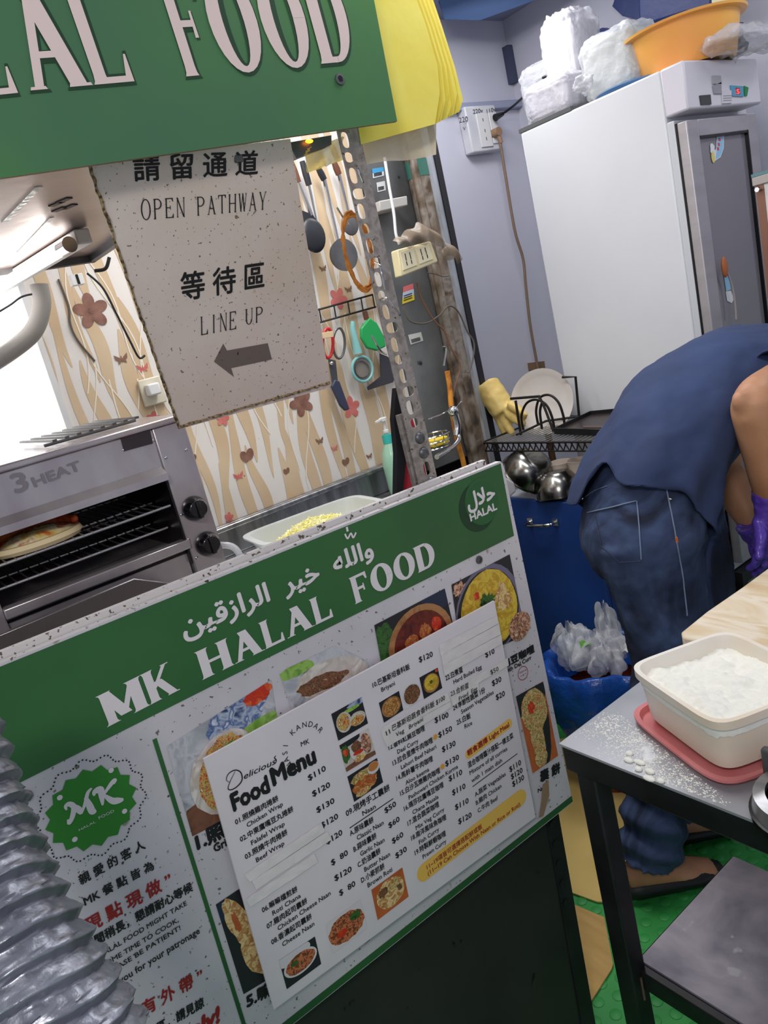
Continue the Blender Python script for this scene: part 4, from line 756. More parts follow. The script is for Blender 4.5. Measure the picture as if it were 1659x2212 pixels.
def blob(name, c, r, mt, label, cat, amp=.02, sc=.04, parent=None, seed=0):
    m = MB().m(mt); m.ell(c, r, 36, 22); o = build(name, m, parent=parent, smooth=3); mods(o, disp=[(amp, sc), (amp*.5, sc*.35)])
    if not parent: tag(o, label, cat)
    return o
blob('plastic_bag', (-1.62, .67, CZ+.035), (.10, .10, .04), BLUEF, 'crumpled blue and white plastic bag between the grill and the cheese tub', 'bag', .05, .05)
m = MB().m(CLEAR).tube(smoothpath([ond(*p, 1.55) for p in ((470, 1178), (500, 1180), (518, 1200), (524, 1240))], 6), .007, 10); tag(build('spray_hose', m), 'short clear hose with blue sleeve right of the grill knobs', 'hose')
# soap bottle
p = onx(850, 985, -1.9); sb = thing('soap_bottle', 'pale green liquid soap bottle with white pump against the wallpaper', 'bottle', (p.x, p.y, CZ))
p = V(-1.9, onx(852, 1010, -1.9).y, CZ)
m = MB().m(mat('green_soap', (168, 214, 186), .2, trans=.1, coat=.3)); m.lathe(p, [(.030, 0), (.033, .02), (.034, .10), (.028, .135), (.016, .16), (.015, .165)], 28); build('body', m, parent=sb)
build('collar', MB().m(mat('teal_collar', (60, 190, 178), .4)).cyl(p+V(0, 0, .163), p+V(0, 0, .19), .016), parent=sb)
build('pump', MB().m(WHITEP).cyl(p+V(0, 0, .19), p+V(0, 0, .232), .005).cyl(p+V(0, 0, .232), p+V(0, 0, .243), .012).bar(p+V(0, 0, .24), p+V(.01, -.035, .237), .008, .007).cyl(p+V(0, 0, .196), p+V(0, 0, .205), .010), parent=sb, bevel=.001)
# ---------------------------------------------------------------- utensils on the wall
UX = -1.955
def u(x, y, X=UX): return onx(*c2p(x, y), X)
WOODH = mat('dark_wood_handle', (98, 58, 40), .5); BLKU = mat('black_nylon', (34, 36, 42), .4)
rail = MB().m(RUBBERB)
for a, b in (((215, 1122), (545, 1030)), ((222, 1196), (565, 1100))): rail.tube([u(*a, -1.985), u(*b, -1.985)], .003, 6)
for x in (238, 322, 402, 478, 545): rail.tube([u(x, 1115-(x-215)*.27, -1.985), u(x+14, 1195-(x-215)*.27, -1.985)], .0022, 6)
tag(build('utensil_rail', rail), 'black wire grid rail on the wallpaper behind the hanging utensils', 'rail')
def turner(hx, bl, nm, lab, hm, w0):
    t = thing(nm, lab, 'utensil', u(*hx[1]), 'kitchen utensils hanging on the wallpaper')
    a, b, c_ = [u(*p) for p in hx]; build('handle', MB().m(hm).tube([a, a.lerp(b, .5), b], [.008, .010, .009], 10), parent=t); build('shank', MB().m(CHROME).tube([b, c_], [w0, w0*.8], 8), parent=t); bl(t)
def bl1(t): build('blade', MB().m(BLKU).prism([u(*p) for p in ((118, 540), (200, 570), (245, 650), (140, 682))], (.003, 0, 0)), parent=t)
turner([(75, 262), (118, 385), (195, 575)], bl1, 'slotted_turner', 'wooden handled turner with black blade beside the queue sign', WOODH, .008)
def bl2(t): build('bowl', MB().m(BLKU).ell(u(205, 690, -1.93), (.012, .040, .048), 20, 12), parent=t)
turner([(140, 262), (180, 400), (225, 610)], bl2, 'nylon_ladle', 'black ladle hanging behind the turner blade', BLKU, .004)
def bl3(t): build('bowl', MB().m(STEELD).lathe(u(385, 800, -1.90), [(.046, 0), (.043, -.014), (.034, -.028), (.018, -.037), (0, -.040)], 26, (0, 1, 0), (0, 0, 1), (1, 0, 0)), parent=t)
turner([(232, 300), (268, 370), (345, 715)], bl3, 'steel_ladle', 'large steel ladle hanging left of the rubber bands', BLKU, .006)
def bl4(t): build('head', MB().m(STEELD).ell(u(415, 620, -1.93), (.006, .03, .035), 18, 10), parent=t)
turner([(325, 270), (352, 340), (405, 560)], bl4, 'steel_spoon', 'wooden handled steel spoon just left of the slotted post', WOODH, .006)
REDP = mat('red_plastic', (190, 40, 46), .35)
sx = thing('kitchen_scissors', 'red handled kitchen scissors with dark blades hanging on the rail', 'scissors', u(315, 1400))
m = MB().m(REDP); m.tube([u(300+30*math.cos(t)-12, 1310+85*math.sin(t)) for t in [2*math.pi*i/20 for i in range(20)]], .005, 8, closed=True); build('handle', m, parent=sx)
m = MB().m(STEELD); m.tube([u(352+34*math.cos(t), 1310+88*math.sin(t)) for t in [2*math.pi*i/20 for i in range(20)]], .004, 8, closed=True); build('handle', m, parent=sx)
build('blade', MB().m(STEELD).prism([u(*p) for p in ((288, 1400), (330, 1410), (345, 1560), (310, 1540))], (.004, 0, 0)), parent=sx)
build('pivot', MB().m(CHROME).ell(u(310, 1425, -1.945), .006), parent=sx)
tag(build('peeler_knife', MB().m(mat('navy_plastic', (58, 62, 84), .4)).prism([u(*p) for p in ((318, 1520), (345, 1530), (403, 1690), (380, 1700), (352, 1672), (300, 1560))], (.012, 0, 0)), bevel=.003), 'dark blue grey knife handle hanging below the scissors', 'knife')
tag(build('clothes_peg', MB().m(mat('pale_wood', (216, 190, 150), .6)).prism([u(*p, -1.94) for p in ((245, 1252), (312, 1240), (314, 1275), (248, 1286))], (.008, 0, 0)), bevel=.001), 'pale wooden clothes peg clipped by the red scissors', 'peg')
TEAL = mat('pale_teal_plastic', (130, 186, 184), .35); MESHM = mat('strainer_mesh', (150, 142, 132), .45, .5, bump=(400, .6))
st = thing('tea_strainer', 'pale teal strainer with wire mesh hanging on the rail', 'strainer', u(485, 1450)); cc = u(487, 1458)
m = MB().m(TEAL); m.tube([cc+V(0, .0375*math.cos(t), .0375*math.sin(t)) for t in [2*math.pi*i/32 for i in range(32)]], .0048, 8, closed=True); build('rim', m, parent=st)
build('handle', MB().m(TEAL).tube([u(462, 1370), u(445, 1290), u(430, 1225), u(432, 1185)], [.014, .010, .009, .007], 10), parent=st)
build('mesh_bowl', MB().m(MESHM).lathe(cc, [(.035, 0), (.026, -.012), (0, -.02)], 26, (0, 1, 0), (0, 0, 1), (1, 0, 0)), parent=st); build('inner_ring', MB().m(STEELD).tube([cc+V(.004, .026*math.cos(t)-.004, .026*math.sin(t)) for t in [2*math.pi*i/28 for i in range(28)]], .002, 6, closed=True), parent=st)
gs = thing('green_scoop', 'bright green plastic scoop hanging between the strainer and the post', 'scoop', u(540, 1260))
build('bowl', MB().m(mat('bright_green_plastic', (36, 160, 84), .35)).prism([u(*p) for p in ((518, 1165), (560, 1195), (600, 1270), (612, 1330), (560, 1355), (505, 1340), (470, 1280), (468, 1225))], (.012, 0, 0)), parent=gs, bevel=.004)
build('handle', MB().m(WOODH).tube([u(500, 1125), u(512, 1175)], .008, 10), parent=gs)
tag(build('grater_plate', MB().m(mat('dark_grey_sheet', (74, 74, 80), .4, .4)).prism([u(*p, -1.97) for p in ((585, 1370), (625, 1385), (700, 1440), (660, 1535), (518, 1580), (512, 1562), (590, 1500))], (.004, 0, 0))), 'dark grey metal plate hanging under the green scoop', 'plate')
# ---------------------------------------------------------------- corner with pipes, panel, power box
PANEL = mat('grimy_grey_cabinet', (132, 134, 134), .45, .35, var=((84, 84, 84), 4, .35, .65), bump=(12, .15), spots=((52, 50, 46), 16, .70))
GRIME = mat('grimy_black_wall', (48, 44, 42), .6, .1, var=((26, 24, 24), 5, .35, .65), bump=(14, .4, .01), spots=((104, 88, 68), 30, .72))
struct(build('wall_corner', MB().m(GRIME).box((WPX-.35, 1.556, 0), (WPX-.07, 1.885, ZC)), loc=(-2.1, 1.6, 0)))
bx = thing('meter_cabinet', 'tall grimy grey steel cabinet with small stickers between wallpaper and pipes', 'cabinet', (-2.03, 1.65, .96))
build('body', MB().m(PANEL).box((-2.065, 1.56, .96), (-1.985, 1.735, 2.1)), parent=bx, bevel=.004)
for q_, cs in ((((543, 305), (610, 295), (612, 345), (548, 360)), [(70, 160, 210), (214, 218, 222)]), (((568, 385), (616, 375), (622, 428), (575, 440)), [(208, 208, 206)]), (((722, 985), (780, 965), (788, 1060), (716, 1085)), [(214, 110, 110), (190, 206, 222), (226, 206, 60)]), (((750, 1262), (825, 1245), (838, 1295), (765, 1318)), [(206, 206, 200)])):
    Q = [onx(*c2p(*p), -1.9835) for p in q_]; n = len(cs); mm = MB()
    for i, c_ in enumerate(cs): mm.m(mat('sticker_print', c_, .5)); mm.add([Q[0].lerp(Q[3], i/n), Q[1].lerp(Q[2], i/n), Q[1].lerp(Q[2], (i+1)/n), Q[0].lerp(Q[3], (i+1)/n)], [(0, 1, 2, 3)])
    mm.m(INK)
    for i in range(3): a_, b_ = Q[0].lerp(Q[3], .55+.13*i), Q[1].lerp(Q[2], .55+.13*i); mm.bar(a_.lerp(b_, .1)+V(.0008, 0, 0), a_.lerp(b_, .8)+V(.0008, 0, 0), .0006, .0022)
    build('sticker', mm, parent=bx, smooth=0, fix=False)
PIPE1 = mat('stained_pipe', (112, 98, 84), .5, .3, var=([(70, 60, 52), (120, 104, 88), (150, 140, 130), (90, 70, 52)], 14), bump=(50, .2)); PIPE2 = mat('grey_pipe', (170, 172, 176), .45, var=((120, 118, 116), 8, .4, .7))
def vp(name, px0, px1, X, r, mt, lab):
    a, b = onx(*px0, X), onx(*px1, X); y = (a.y+b.y)/2; m = MB().m(mt).cyl((X, y, .05), (X, y, 2.45), r, 16); o = build(name, m); tag(o, lab, 'pipe'); return y
yy = vp('drain_pipe', c2p(790, 500), c2p(1100, 1500), -1.95, .034, PIPE1, 'thick stained brown vertical pipe beside the grey cabinet')
tag(build('green_tape_band', MB().m(mat('green_tape', (58, 110, 96), .5)).cyl((-1.95, yy, onx(*c2p(765, 305), -1.95).z-.03), (-1.95, yy, onx(*c2p(765, 305), -1.95).z+.02), .0355, 16)), 'green tape wrapped round the thick stained pipe', 'tape')
vp('conduit_pipe', c2p(850, 500), c2p(1130, 1500), -1.97, .020, PIPE2, 'slim pale grey vertical conduit right of the thick pipe')
vp('water_pipe', c2p(1010, 1400), c2p(1110, 1800), -1.93, .013, PIPE1, 'thin dark vertical water pipe behind the tap')
struct(build('trim_4', MB().m(mat('grey_door_frame', (170, 174, 182), .5, var=((136, 138, 142), 6, .4, .7), spots=((50, 48, 46), 16, .73))).box((-2.02, 1.80, 0), (-1.99, 1.875, ZC))))
ybs = (onx(934, 321, -1.985).y+onx(1052, 839, -1.985).y)/2
struct(build('trim_5', MB().m(mat('black_strip', (26, 26, 32), .5)).box((-2.0, ybs-.012, 0), (-1.985, ybs+.012, ZC))))
pw = thing('power_outlet_box', 'cream power outlet box in a grimy plastic bag hanging from a white cord', 'outlet', u(790, 800, -1.85))
CRM = mat('aged_cream_plastic', (220, 208, 168), .45)
Q = [onx(*c2p(*p), -1.82) for p in ((690, 770), (880, 720), (925, 840), (715, 925))]; build('body', MB().m(CRM).prism(Q, (-.035, 0, 0)), parent=pw, bevel=.004)
for a_ in ((.05, .22), (.50, .22)):
    P = [Q[0].lerp(Q[1], a_[0]).lerp(Q[3].lerp(Q[2], a_[0]), .12), Q[0].lerp(Q[1], a_[0]+.38).lerp(Q[3].lerp(Q[2], a_[0]+.38), .12), Q[0].lerp(Q[1], a_[0]+.38).lerp(Q[3].lerp(Q[2], a_[0]+.38), .8), Q[0].lerp(Q[1], a_[0]).lerp(Q[3].lerp(Q[2], a_[0]), .8)]
    build('socket_plate', MB().m(mat('ivory_plate', (228, 218, 186), .4)).prism([p+V(.003, 0, 0) for p in P], (-.003, 0, 0)), parent=pw)
    mm = MB().m(INK)
    for i in (.3, .65):
        for j in (.25, .45, .7, .9 if False else .72): p = P[0].lerp(P[1], i).lerp(P[3].lerp(P[2], i), j)+V(.0035, 0, 0); mm.box(p-V(.0005, .0012, .005), p+V(.0005, .0012, .005))
    build('slots', mm, parent=pw)
m = MB().m(mat('grimy_bag_film', (150, 132, 112), .3, alpha=.6, bump=(16, .8, .012))); P = [onx(*c2p(*p), -1.80) for p in ((660, 720), (820, 610), (900, 640), (1050, 800), (1040, 850), (930, 800), (900, 730), (700, 770))]
m.grid(lambda a, b: (P[0].lerp(P[1], min(1, a*2)) if a < .5 else P[1].lerp(P[3], a*2-1)).lerp((P[7].lerp(P[6], min(1, a*2)) if a < .5 else P[6].lerp(P[4], a*2-1)), b)+V(.02*math.sin(b*math.pi)+.006*math.sin(a*23), 0, .004*math.sin(a*31)), 30, 12)
build('plastic_cover', m, parent=pw, smooth=1.5); m = MB().m(m.ms[0]).ell(onx(*c2p(985, 790), -1.83), (.012, .030, .022), 16, 10); build('bag_knot', m, parent=pw)
tag(build('white_cord', MB().m(WHITEP).tube(smoothpath([onx(*c2p(*p), -1.80) for p in ((615, 240), (640, 400), (668, 560), (680, 680), (700, 740))], 6), .0042, 8)), 'white cord dropping to the cream power outlet box', 'cord')
tag(build('junction_box', MB().m(mat('grey_box', (176, 172, 168), .5)).prism([onx(*c2p(*p), -1.90) for p in ((585, 490), (745, 460), (750, 515), (590, 550))], (-.085, 0, 0)), bevel=.003), 'small grey junction box behind the white cord', 'box')
for pts, r, mt_, lab in (([(860, 905), (905, 910), (950, 925), (985, 922)], .0018, CABLEG, 'thin wire poking right from below the power outlet box'), ([(800, 960), (830, 1060), (900, 1180), (960, 1240), (1000, 1340), (1050, 1440), (1020, 1560), (1010, 1620)], .003, mat('brown_cable', (120, 86, 66), .6), 'brown cable winding down in front of the pipes'),
        ([(722, 1100), (760, 1180), (850, 1195), (930, 1150), (985, 1095), (1040, 1130), (1090, 1240), (1130, 1310), (1120, 1420), (1095, 1480)], .0028, CABLEG, 'grey looping cable crossing the cabinet and pipes'), ([(950, 1330), (968, 1345), (955, 1440)], .003, CHROME, 'short bare wire end above the orange pipe')):
    tag(build('loose_cable', MB().m(mt_).tube(smoothpath([onx(*c2p(*p), -1.88) for p in pts], 6), r, 8)), lab, 'cable')
ORG = mat('orange_gas_hose', (214, 142, 48), .5, var=((150, 84, 34), 30, .45, .7), bump=(60, .3))
tag(build('gas_hose', MB().m(ORG).tube(smoothpath([onx(*c2p(*p), -1.86) for p in ((975, 1470), (990, 1560), (1000, 1680), (1030, 1850), (1065, 1980), (1080, 2060))], 6), .0085, 12)), 'orange gas hose running down behind the tap', 'hose')
tp = thing('tap', 'chrome tap with ball body and swan spout in front of the orange hose', 'tap', u(1010, 1700, -1.80))
build('body', MB().m(CHROME).ell(u(1010, 1700, -1.82), .017, 20, 12).cyl(u(1010, 1700, -1.82), u(1010, 1700, -1.92), .011).tube(smoothpath([u(1020, 1720, -1.82), u(1035, 1780, -1.82), u(1030, 1840, -1.82)], 6), .0115, 12), parent=tp); build('spout', MB().m(CHROME).tube(smoothpath([u(1035, 1830, -1.82), u(1040, 1870, -1.80), u(990, 1920, -1.76), u(915, 1965, -1.72)], 8), .0075, 12), parent=tp); build('handle', MB().m(CHROME).bar(u(1020, 1690, -1.82), u(1060, 1645, -1.80), .008, .005), parent=tp, bevel=.001)
m = MB().m(CHROME); cc = u(905, 1870, -1.84)
for k, (z, s_) in enumerate(((.018, 1.), (0, .96), (-.02, .9))): m.tube([cc+V(.045*math.cos(t)*s_, .050*math.sin(t)*s_, z) for t in [2*math.pi*i/24 for i in range(24)]], .0025, 6, closed=True)
for i in range(10): t = 2*math.pi*i/10; m.tube([cc+V(.045*math.cos(t), .050*math.sin(t), .018), cc+V(.040*math.cos(t), .045*math.sin(t), -.02), cc+V(0, 0, -.022)], .0015, 5)
m.tube([u(870, 1745, -1.84), u(940, 1720, -1.84), u(985, 1695, -1.84)], .003, 6); o = build('wire_sponge_basket', m); tag(o, 'chrome wire sponge basket under the tap spout', 'basket')
tag(build('kitchen_sponge', MB().m(mat('yellow_sponge', (230, 200, 60), .9, bump=(80, .6))).box(cc+V(-.03, -.03, -.015), cc+V(.03, .03, .008)), bevel=.004), 'yellow sponge lying in the chrome wire basket', 'sponge')
tag(build('counter_end_block', MB().m(mat('grey_plastic_block', (176, 172, 174), .45)).prism([onx(*p, -1.12) for p in ((1085, 1025), (1112, 1040), (1118, 1062), (1100, 1078), (1084, 1080))], (-.10, 0, 0)), bevel=.006), 'pale grey plastic block at the right end of the counter', 'block')
# ---------------------------------------------------------------- purple wall: outlet box and cord
c0 = onx(1040, 280, XW+.03); ob_ = thing('wall_outlet_box', 'white double socket box with handwritten voltages on the lilac wall', 'outlet', c0)
build('body', MB().m(mat('white_socket_box', (214, 214, 218), .4, var=((196, 198, 206), 10, .4, .7))).box((XW, c0.y-.085, c0.z-.085), (XW+.045, c0.y+.085, c0.z+.085)), parent=ob_, bevel=.006)
build('face_plate', MB().m(WHITEP).box((XW+.045, c0.y-.035, c0.z-.07), (XW+.050, c0.y+.03, c0.z+.055)).box((XW+.045, c0.y+.035, c0.z-.06), (XW+.050, c0.y+.08, c0.z+.055)), parent=ob_, bevel=.002)
of_ = Fr((XW+.0455, 0, 0), (0, 1, 0), (0, 0, 1))
for s, a, b, em in (('220', (992, 266), (1011, 262), 16), ('V', (1000, 282), (1006, 281), 10), ('220v', (1022, 246), (1043, 243), 13), ('110v', (1052, 246), (1071, 240), 13)):
    mm = MB().m(mat('pen_ink', (70, 70, 76), .6)); T(mm, of_, s, a, b, em, .0008, .01, .15); build('handwriting', mm, parent=ob_, smooth=0, fix=False)
mm = MB().m(INK)
for dz in (.03, -.01, -.04): mm.box((XW+.050, c0.y-.004, c0.z+dz-.006), (XW+.0505, c0.y-.001, c0.z+dz+.006))
build('slots', mm, parent=ob_)
XC = XW+.04
c_ = onx(1076, 292, XC+.03); pl = thing('brown_plug_cord', 'brown plug and long cord hanging down the lilac wall beside the fridge', 'cord', c_)
build('plug', MB().m(mat('brown_plug', (150, 118, 90), .5)).cyl(c_+V(-.03, 0, .012), c_+V(.01, 0, .012), .017, 14).cyl(c_+V(0, 0, .012), c_+V(.004, .006, -.03), .008, 12), parent=pl)
build('cord', MB().m(mat('brown_cord', (128, 106, 88), .6)).tube(smoothpath([onx(*p, XC+.03) for p in ((1080, 305), (1092, 380), (1105, 460), (1115, 510), (1130, 560), (1136, 620), (1145, 700), (1158, 775), (1163, 800))], 6), .0058, 10), parent=pl)
tag(build('wall_junction', MB().m(mat('brown_junction', (120, 96, 70), .6)).prism([onx(*p, XW+.05) for p in ((1158, 782), (1176, 780), (1178, 796), (1160, 798))], (-.05, 0, 0))), 'small brown junction block on the wall at the cord bottom', 'junction')
c_ = onx(1070, 254, XC+.03); pb = thing('black_plug_cord', 'black plug with cord rising to the bags on the fridge', 'cord', c_)
build('plug', MB().m(RUBBERB).tube([c_, onx(1086, 246, XC+.03)], [.014, .008], 12), parent=pb)
build('cord', MB().m(CABLEB).tube(smoothpath([onx(1084, 247, XC+.03), onx(1110, 228, -2.2), onx(1140, 200, -2.0), onx(1170, 170, -1.85), onx(1205, 156, -1.8)], 8), .0048, 8).tube([onx(1205, 156, -1.8)+V(0, .012*math.cos(t), .009*math.sin(t)) for t in [2*math.pi*i/12 for i in range(12)]], .0035, 6, closed=True), parent=pb)
# ---------------------------------------------------------------- fridge and what stands on it
FRW = mat('fridge_side_white', (222, 223, 226), .45, var=((212, 213, 218), 2, .35, .7), spots=((150, 150, 152), 30, .80))
ALU = mat('brushed_aluminium', (180, 176, 180), .38, .5, var=((168, 164, 168), 6, .4, .7), stretch=(1, 1, 5))
fg = thing('upright_fridge', 'tall white upright display fridge with an aluminium framed glass door', 'fridge', (-1.55, 2.35, .47))
FY0, FY1 = 2.11, 2.545
build('body', MB().m(FRW).box((-1.83, FY0, .47), (-1.315, FY1, 1.945)), parent=fg, bevel=.006)
build('front_trim', MB().m(mat('pale_groove_trim', (200, 202, 206), .4)).box((-1.314, FY0, .47), (-1.292, FY1, 1.81)), parent=fg, bevel=.003)
hb = build('header_box', MB().m(mat('header_white', (214, 210, 218), .4)).box((-1.314, FY0-.002, 1.822), (-1.243, FY1-.05, 1.945)), parent=fg, bevel=.006)
dr = build('door', MB().m(ALU).box((-1.288, FY0+.004, .50), (-1.258, FY0+.062, 1.80)).box((-1.288, FY1-.115, .50), (-1.258, FY1-.06, 1.80)).box((-1.288, FY0+.06, 1.755), (-1.258, FY1-.11, 1.80)).box((-1.288, FY0+.06, .50), (-1.258, FY1-.11, .56)), parent=fg, bevel=.003)
build('glass', MB().m(mat('fridge_glass', (124, 120, 128), .12, .1, coat=.6, var=((140, 136, 142), 1.5, .35, .7))).box((-1.285, FY0+.06, .55), (-1.268, FY1-.11, 1.757)), parent=dr)
build('gasket', MB().m(RUBBERB).box((-1.268, FY1-.119, .56), (-1.2575, FY1-.114, 1.757)).box((-1.268, FY0+.062, 1.750), (-1.2575, FY1-.114, 1.755)).box((-1.293, FY0+.002, .5), (-1.287, FY0+.012, 1.8)), parent=dr)
build('door_latch', MB().m(mat('brown_latch', (176, 100, 56), .4)).ell(onx(1565, 577, -1.25), (.008, .012, .030), 16, 10), parent=dr)
build('latch_cord', MB().m(mat('clear_cord', (170, 160, 158), .3)).tube(smoothpath([onx(*p, -1.25) for p in ((1570, 585), (1582, 620), (1588, 660), (1590, 690))], 6), .003, 8), parent=dr)
hfr = Fr((-1.2425, 0, 0), (0, 1, 0), (0, 0, 1))
def hp(name, quad, cols, base=None):
    Q = [Vector(hfr.px(*p)) for p in quad]; mm = MB().m(mat(name+'_print', cols, .4)); mm.prism([hfr.to(p, .003) for p in Q], (-.003, 0, 0)); return build(name, mm, parent=hb, smooth=0), Q
hp('rating_label', ((1510, 207), (1533, 205), (1535, 226), (1513, 227)), (58, 56, 60)); hp('vent_panel', ((1537, 164), (1555, 164), (1557, 182), (1538, 182)), (168, 166, 172)); hp('vent_panel', ((1538, 186), (1556, 178), (1557, 203), (1541, 203)), (150, 148, 156))
hp('paper_label', ((1557, 196), (1578, 196), (1579, 223), (1559, 224)), (210, 206, 212)); o, Q = hp('display_panel', ((1576, 185), (1603, 187), (1605, 209), (1580, 208)), (82, 156, 186))
mm = MB().m(mat('display_window', (140, 30, 60), .3)); mm.prism([hfr.to(Q[0].lerp(Q[1], a).lerp(Q[3].lerp(Q[2], a), b), .0042) for a, b in ((.38, .22), (.66, .22), (.66, .8), (.38, .8))], (-.001, 0, 0)); mm.m(mat('lit_digits', (255, 60, 60), .4, emis=((255, 50, 50), 3)))
T(mm, Fr((-1.2425, 0, 0), (0, 1, 0), (0, 0, 1)), '5', (1588, 204), (1594, 204), 14, .005, .03); build('digit_window', mm, parent=hb, smooth=0, fix=False)
hp('green_switch', ((1606, 186), (1615, 190), (1612, 208), (1607, 207)), (30, 130, 70)); 
mm = MB().m(mat('label_rule', (150, 148, 160), .5))
for i in range(3): a_, b_ = hfr.px(1560, 209+5*i), hfr.px(1578, 208+5*i); flat(mm, hfr, [a_, b_, (b_[0], b_[1]+.002), (a_[0], a_[1]+.002)], .0036)
build('label_lines', mm, parent=hb, smooth=0, fix=False)
gfr = Fr((-1.2675, 0, 0), (0, 1, 0), (0, 0, 1)); SB = mat('sky_blue_sticker', (150, 200, 232), .4); SW = mat('white_sticker', (226, 228, 232), .4)
def stk(pt, k): return (1480+pt[0]/5.27, pt[1]/5.27)
mm = MB().m(SW); flatpx(mm, gfr, [stk(p, 0) for p in ((362, 1408), (440, 1520), (436, 1690), (400, 1790), (335, 1835), (322, 1745), (350, 1690))], .0008); mm.m(SB); flatpx(mm, gfr, [stk(p, 0) for p in ((370, 1425), (432, 1525), (428, 1690), (395, 1780), (345, 1815), (358, 1690))], .0012)
mm.m(mat('red_sticker_print', (214, 70, 80), .5))
for a, b in (((375, 1520), (395, 1560)), ((375, 1570), (398, 1610)), ((368, 1625), (390, 1665)), ((358, 1675), (380, 1715))): p, q_ = stk(a, 0), stk(b, 0); flatpx(mm, gfr, [p, (q_[0], p[1]+1), q_, (p[0], q_[1]-1)], .0016)
mm.m(SW); disc(mm, gfr, gfr.px(*stk((305, 1700), 0)), .012, .0016, 18, .016, 0, .15, random.Random(1)); mm.m(mat('yellow_sticker_print', (226, 206, 120), .5)); disc(mm, gfr, gfr.px(*stk((312, 1790), 0)), .009, .0018, 16, .016)
build('door_sticker', mm, parent=dr, smooth=0, fix=False)
mm = MB().m(SB); flatpx(mm, gfr, [(1562, 590), (1572, 588), (1578, 625), (1568, 630)], .0012); mm.m(SW); flatpx(mm, gfr, [(1567, 630), (1578, 628), (1585, 645), (1580, 655), (1570, 650)], .001); build('door_sticker', mm, parent=dr, smooth=0, fix=False)
st_ = thing('fridge_stand', 'dark low metal stand carrying the white fridge', 'stand', (-1.55, 2.33, 0))
build('frame', MB().m(BLACKM).box((-1.84, FY0, .43), (-1.26, FY1, .468)), parent=st_)
for x in (-1.82, -1.28):
    for y in (FY0+.02, FY1-.02): build('leg', MB().m(BLACKM).box((x-.015, y-.015, 0), (x+.015, y+.015, .43)), parent=st_)
TOPZ = 1.945
tag(build('foam_pad', MB().m(mat('dark_foam', (90, 92, 92), .9)).box((-1.835, FY0+.0, TOPZ), (-1.62, FY0+.2, TOPZ+.012))), 'dark grey foam strip on the rear top edge of the fridge', 'foam')
def filmwrap(c_, R_, mt, par, seed):
    from mathutils import noise as NZ
    def fn(a, b):
        th = 2*math.pi*a; f_ = math.pi*b; e = .42; pw_ = lambda q: math.copysign(abs(q)**e, q)
        d = V(pw_(math.sin(f_))*pw_(math.cos(th)), pw_(math.sin(f_))*pw_(math.sin(th)), pw_(math.cos(f_)))
        q = d*1.6+V(seed, 0, 0); k = 1.0+.10*abs(NZ.noise(q))+.09*abs(NZ.noise(q*2.3+V(0, 4, 0)))+.035*NZ.noise(q*6)
        if d.z > .3: k += .10*(d.z-.3)*(1+NZ.noise(q*3))
        return c_+V(R_[0]*d.x*k, R_[1]*d.y*k, R_[2]*d.z*k)
    m = MB().m(mt); m.grid(fn, 90, 60); return build('plastic_wrap', m, parent=par, smooth=.8)
def bagged(name, lab, px, Y, w, d, h, mt, z0=TOPZ+.014, film=CLEARW, amp=.05):
    p = ony(*px, Y); c_ = V(p.x, Y+d/2, z0); t = thing(name, lab, 'box', c_)
    build('box', MB().m(mt).box(c_-V(w/2, d/2, 0), c_+V(w/2, d/2, h)), parent=t, bevel=.012)
    filmwrap(c_+V(0, 0, h*.5), (w*.56, d*.56, h*.56), film, t, int(w*1000+h*777)); return c_
GBOX = mat('grey_foam_box', (150, 152, 160), .6); WBOX = mat('white_carton', (206, 200, 208), .5, var=((180, 176, 186), 20, .4, .6), stretch=(6, 6, .3)); CBOX = mat('pale_grey_carton', (182, 184, 178), .6)
bagged('bagged_foam_box', 'grey lidded box inside a cloudy plastic bag at the rear of the fridge top', (1165, 165), 2.30, .17, .22, .20, GBOX)
bagged('bagged_white_tub', 'tall white ribbed tub in a clear bag, tallest thing on the fridge', (1215, 165), 2.24, .12, .14, .27, WBOX, amp=.04)
bagged('bagged_carton', 'pale carton in a knotted clear bag beside the orange basin', (1312, 155), 2.17, .17, .14, .15, CBOX, film=CLEAR, amp=.05)
bagged('bagged_bowl', 'small white bundle in a wrinkled clear bag on the front rear corner of the fridge', (1180, 215), 2.13, .16, .10, .10, WBOX, amp=.06)
blob('bag_knot', ony(1262, 182, 2.12), (.03, .02, .025), CLEARW, 'twisted knot of the clear bag at the fridge edge', 'bag', .03, .02)
tag(build('round_tray', MB().m(mat('blue_lid_plastic', (60, 104, 150), .4)).lathe(ony(1350, 190, 2.20)*1.0+V(0, 0, 0) if False else V(ony(1350, 190, 2.18).x, 2.23, TOPZ+.002), [(.11, 0), (.115, .008), (.10, .014), (0, .014)], 32)), 'blue round plastic tray lying flat under the bagged carton', 'tray')
BAS = mat('orange_basin', (240, 180, 84), .35, var=((244, 160, 92), 3, .45, .75), sss=.1)
bc_ = V(-1.345, 2.30, TOPZ+.003); m = MB().m(BAS)
prof = [(.0, .004), (.120, .004), (.124, 0), (.132, .01), (.150, .11), (.168, .112), (.170, .118), (.150, .119), (.142, .112), (.126, .012), (0, .010)]
m.lathe(bc_, prof, 48); bs = thing('orange_basin', 'large orange yellow plastic basin on top of the fridge', 'basin', bc_); build('bowl', m, parent=bs, smooth=.8)
tag(build('teal_lid', MB().m(mat('teal_lid_plastic', (80, 190, 194), .35)).lathe(bc_+V(.01, .02, .105), [(.10, 0), (.105, .006), (.08, .022), (.04, .032), (0, .034)], 32)), 'teal domed lid sitting inside the orange basin', 'lid')
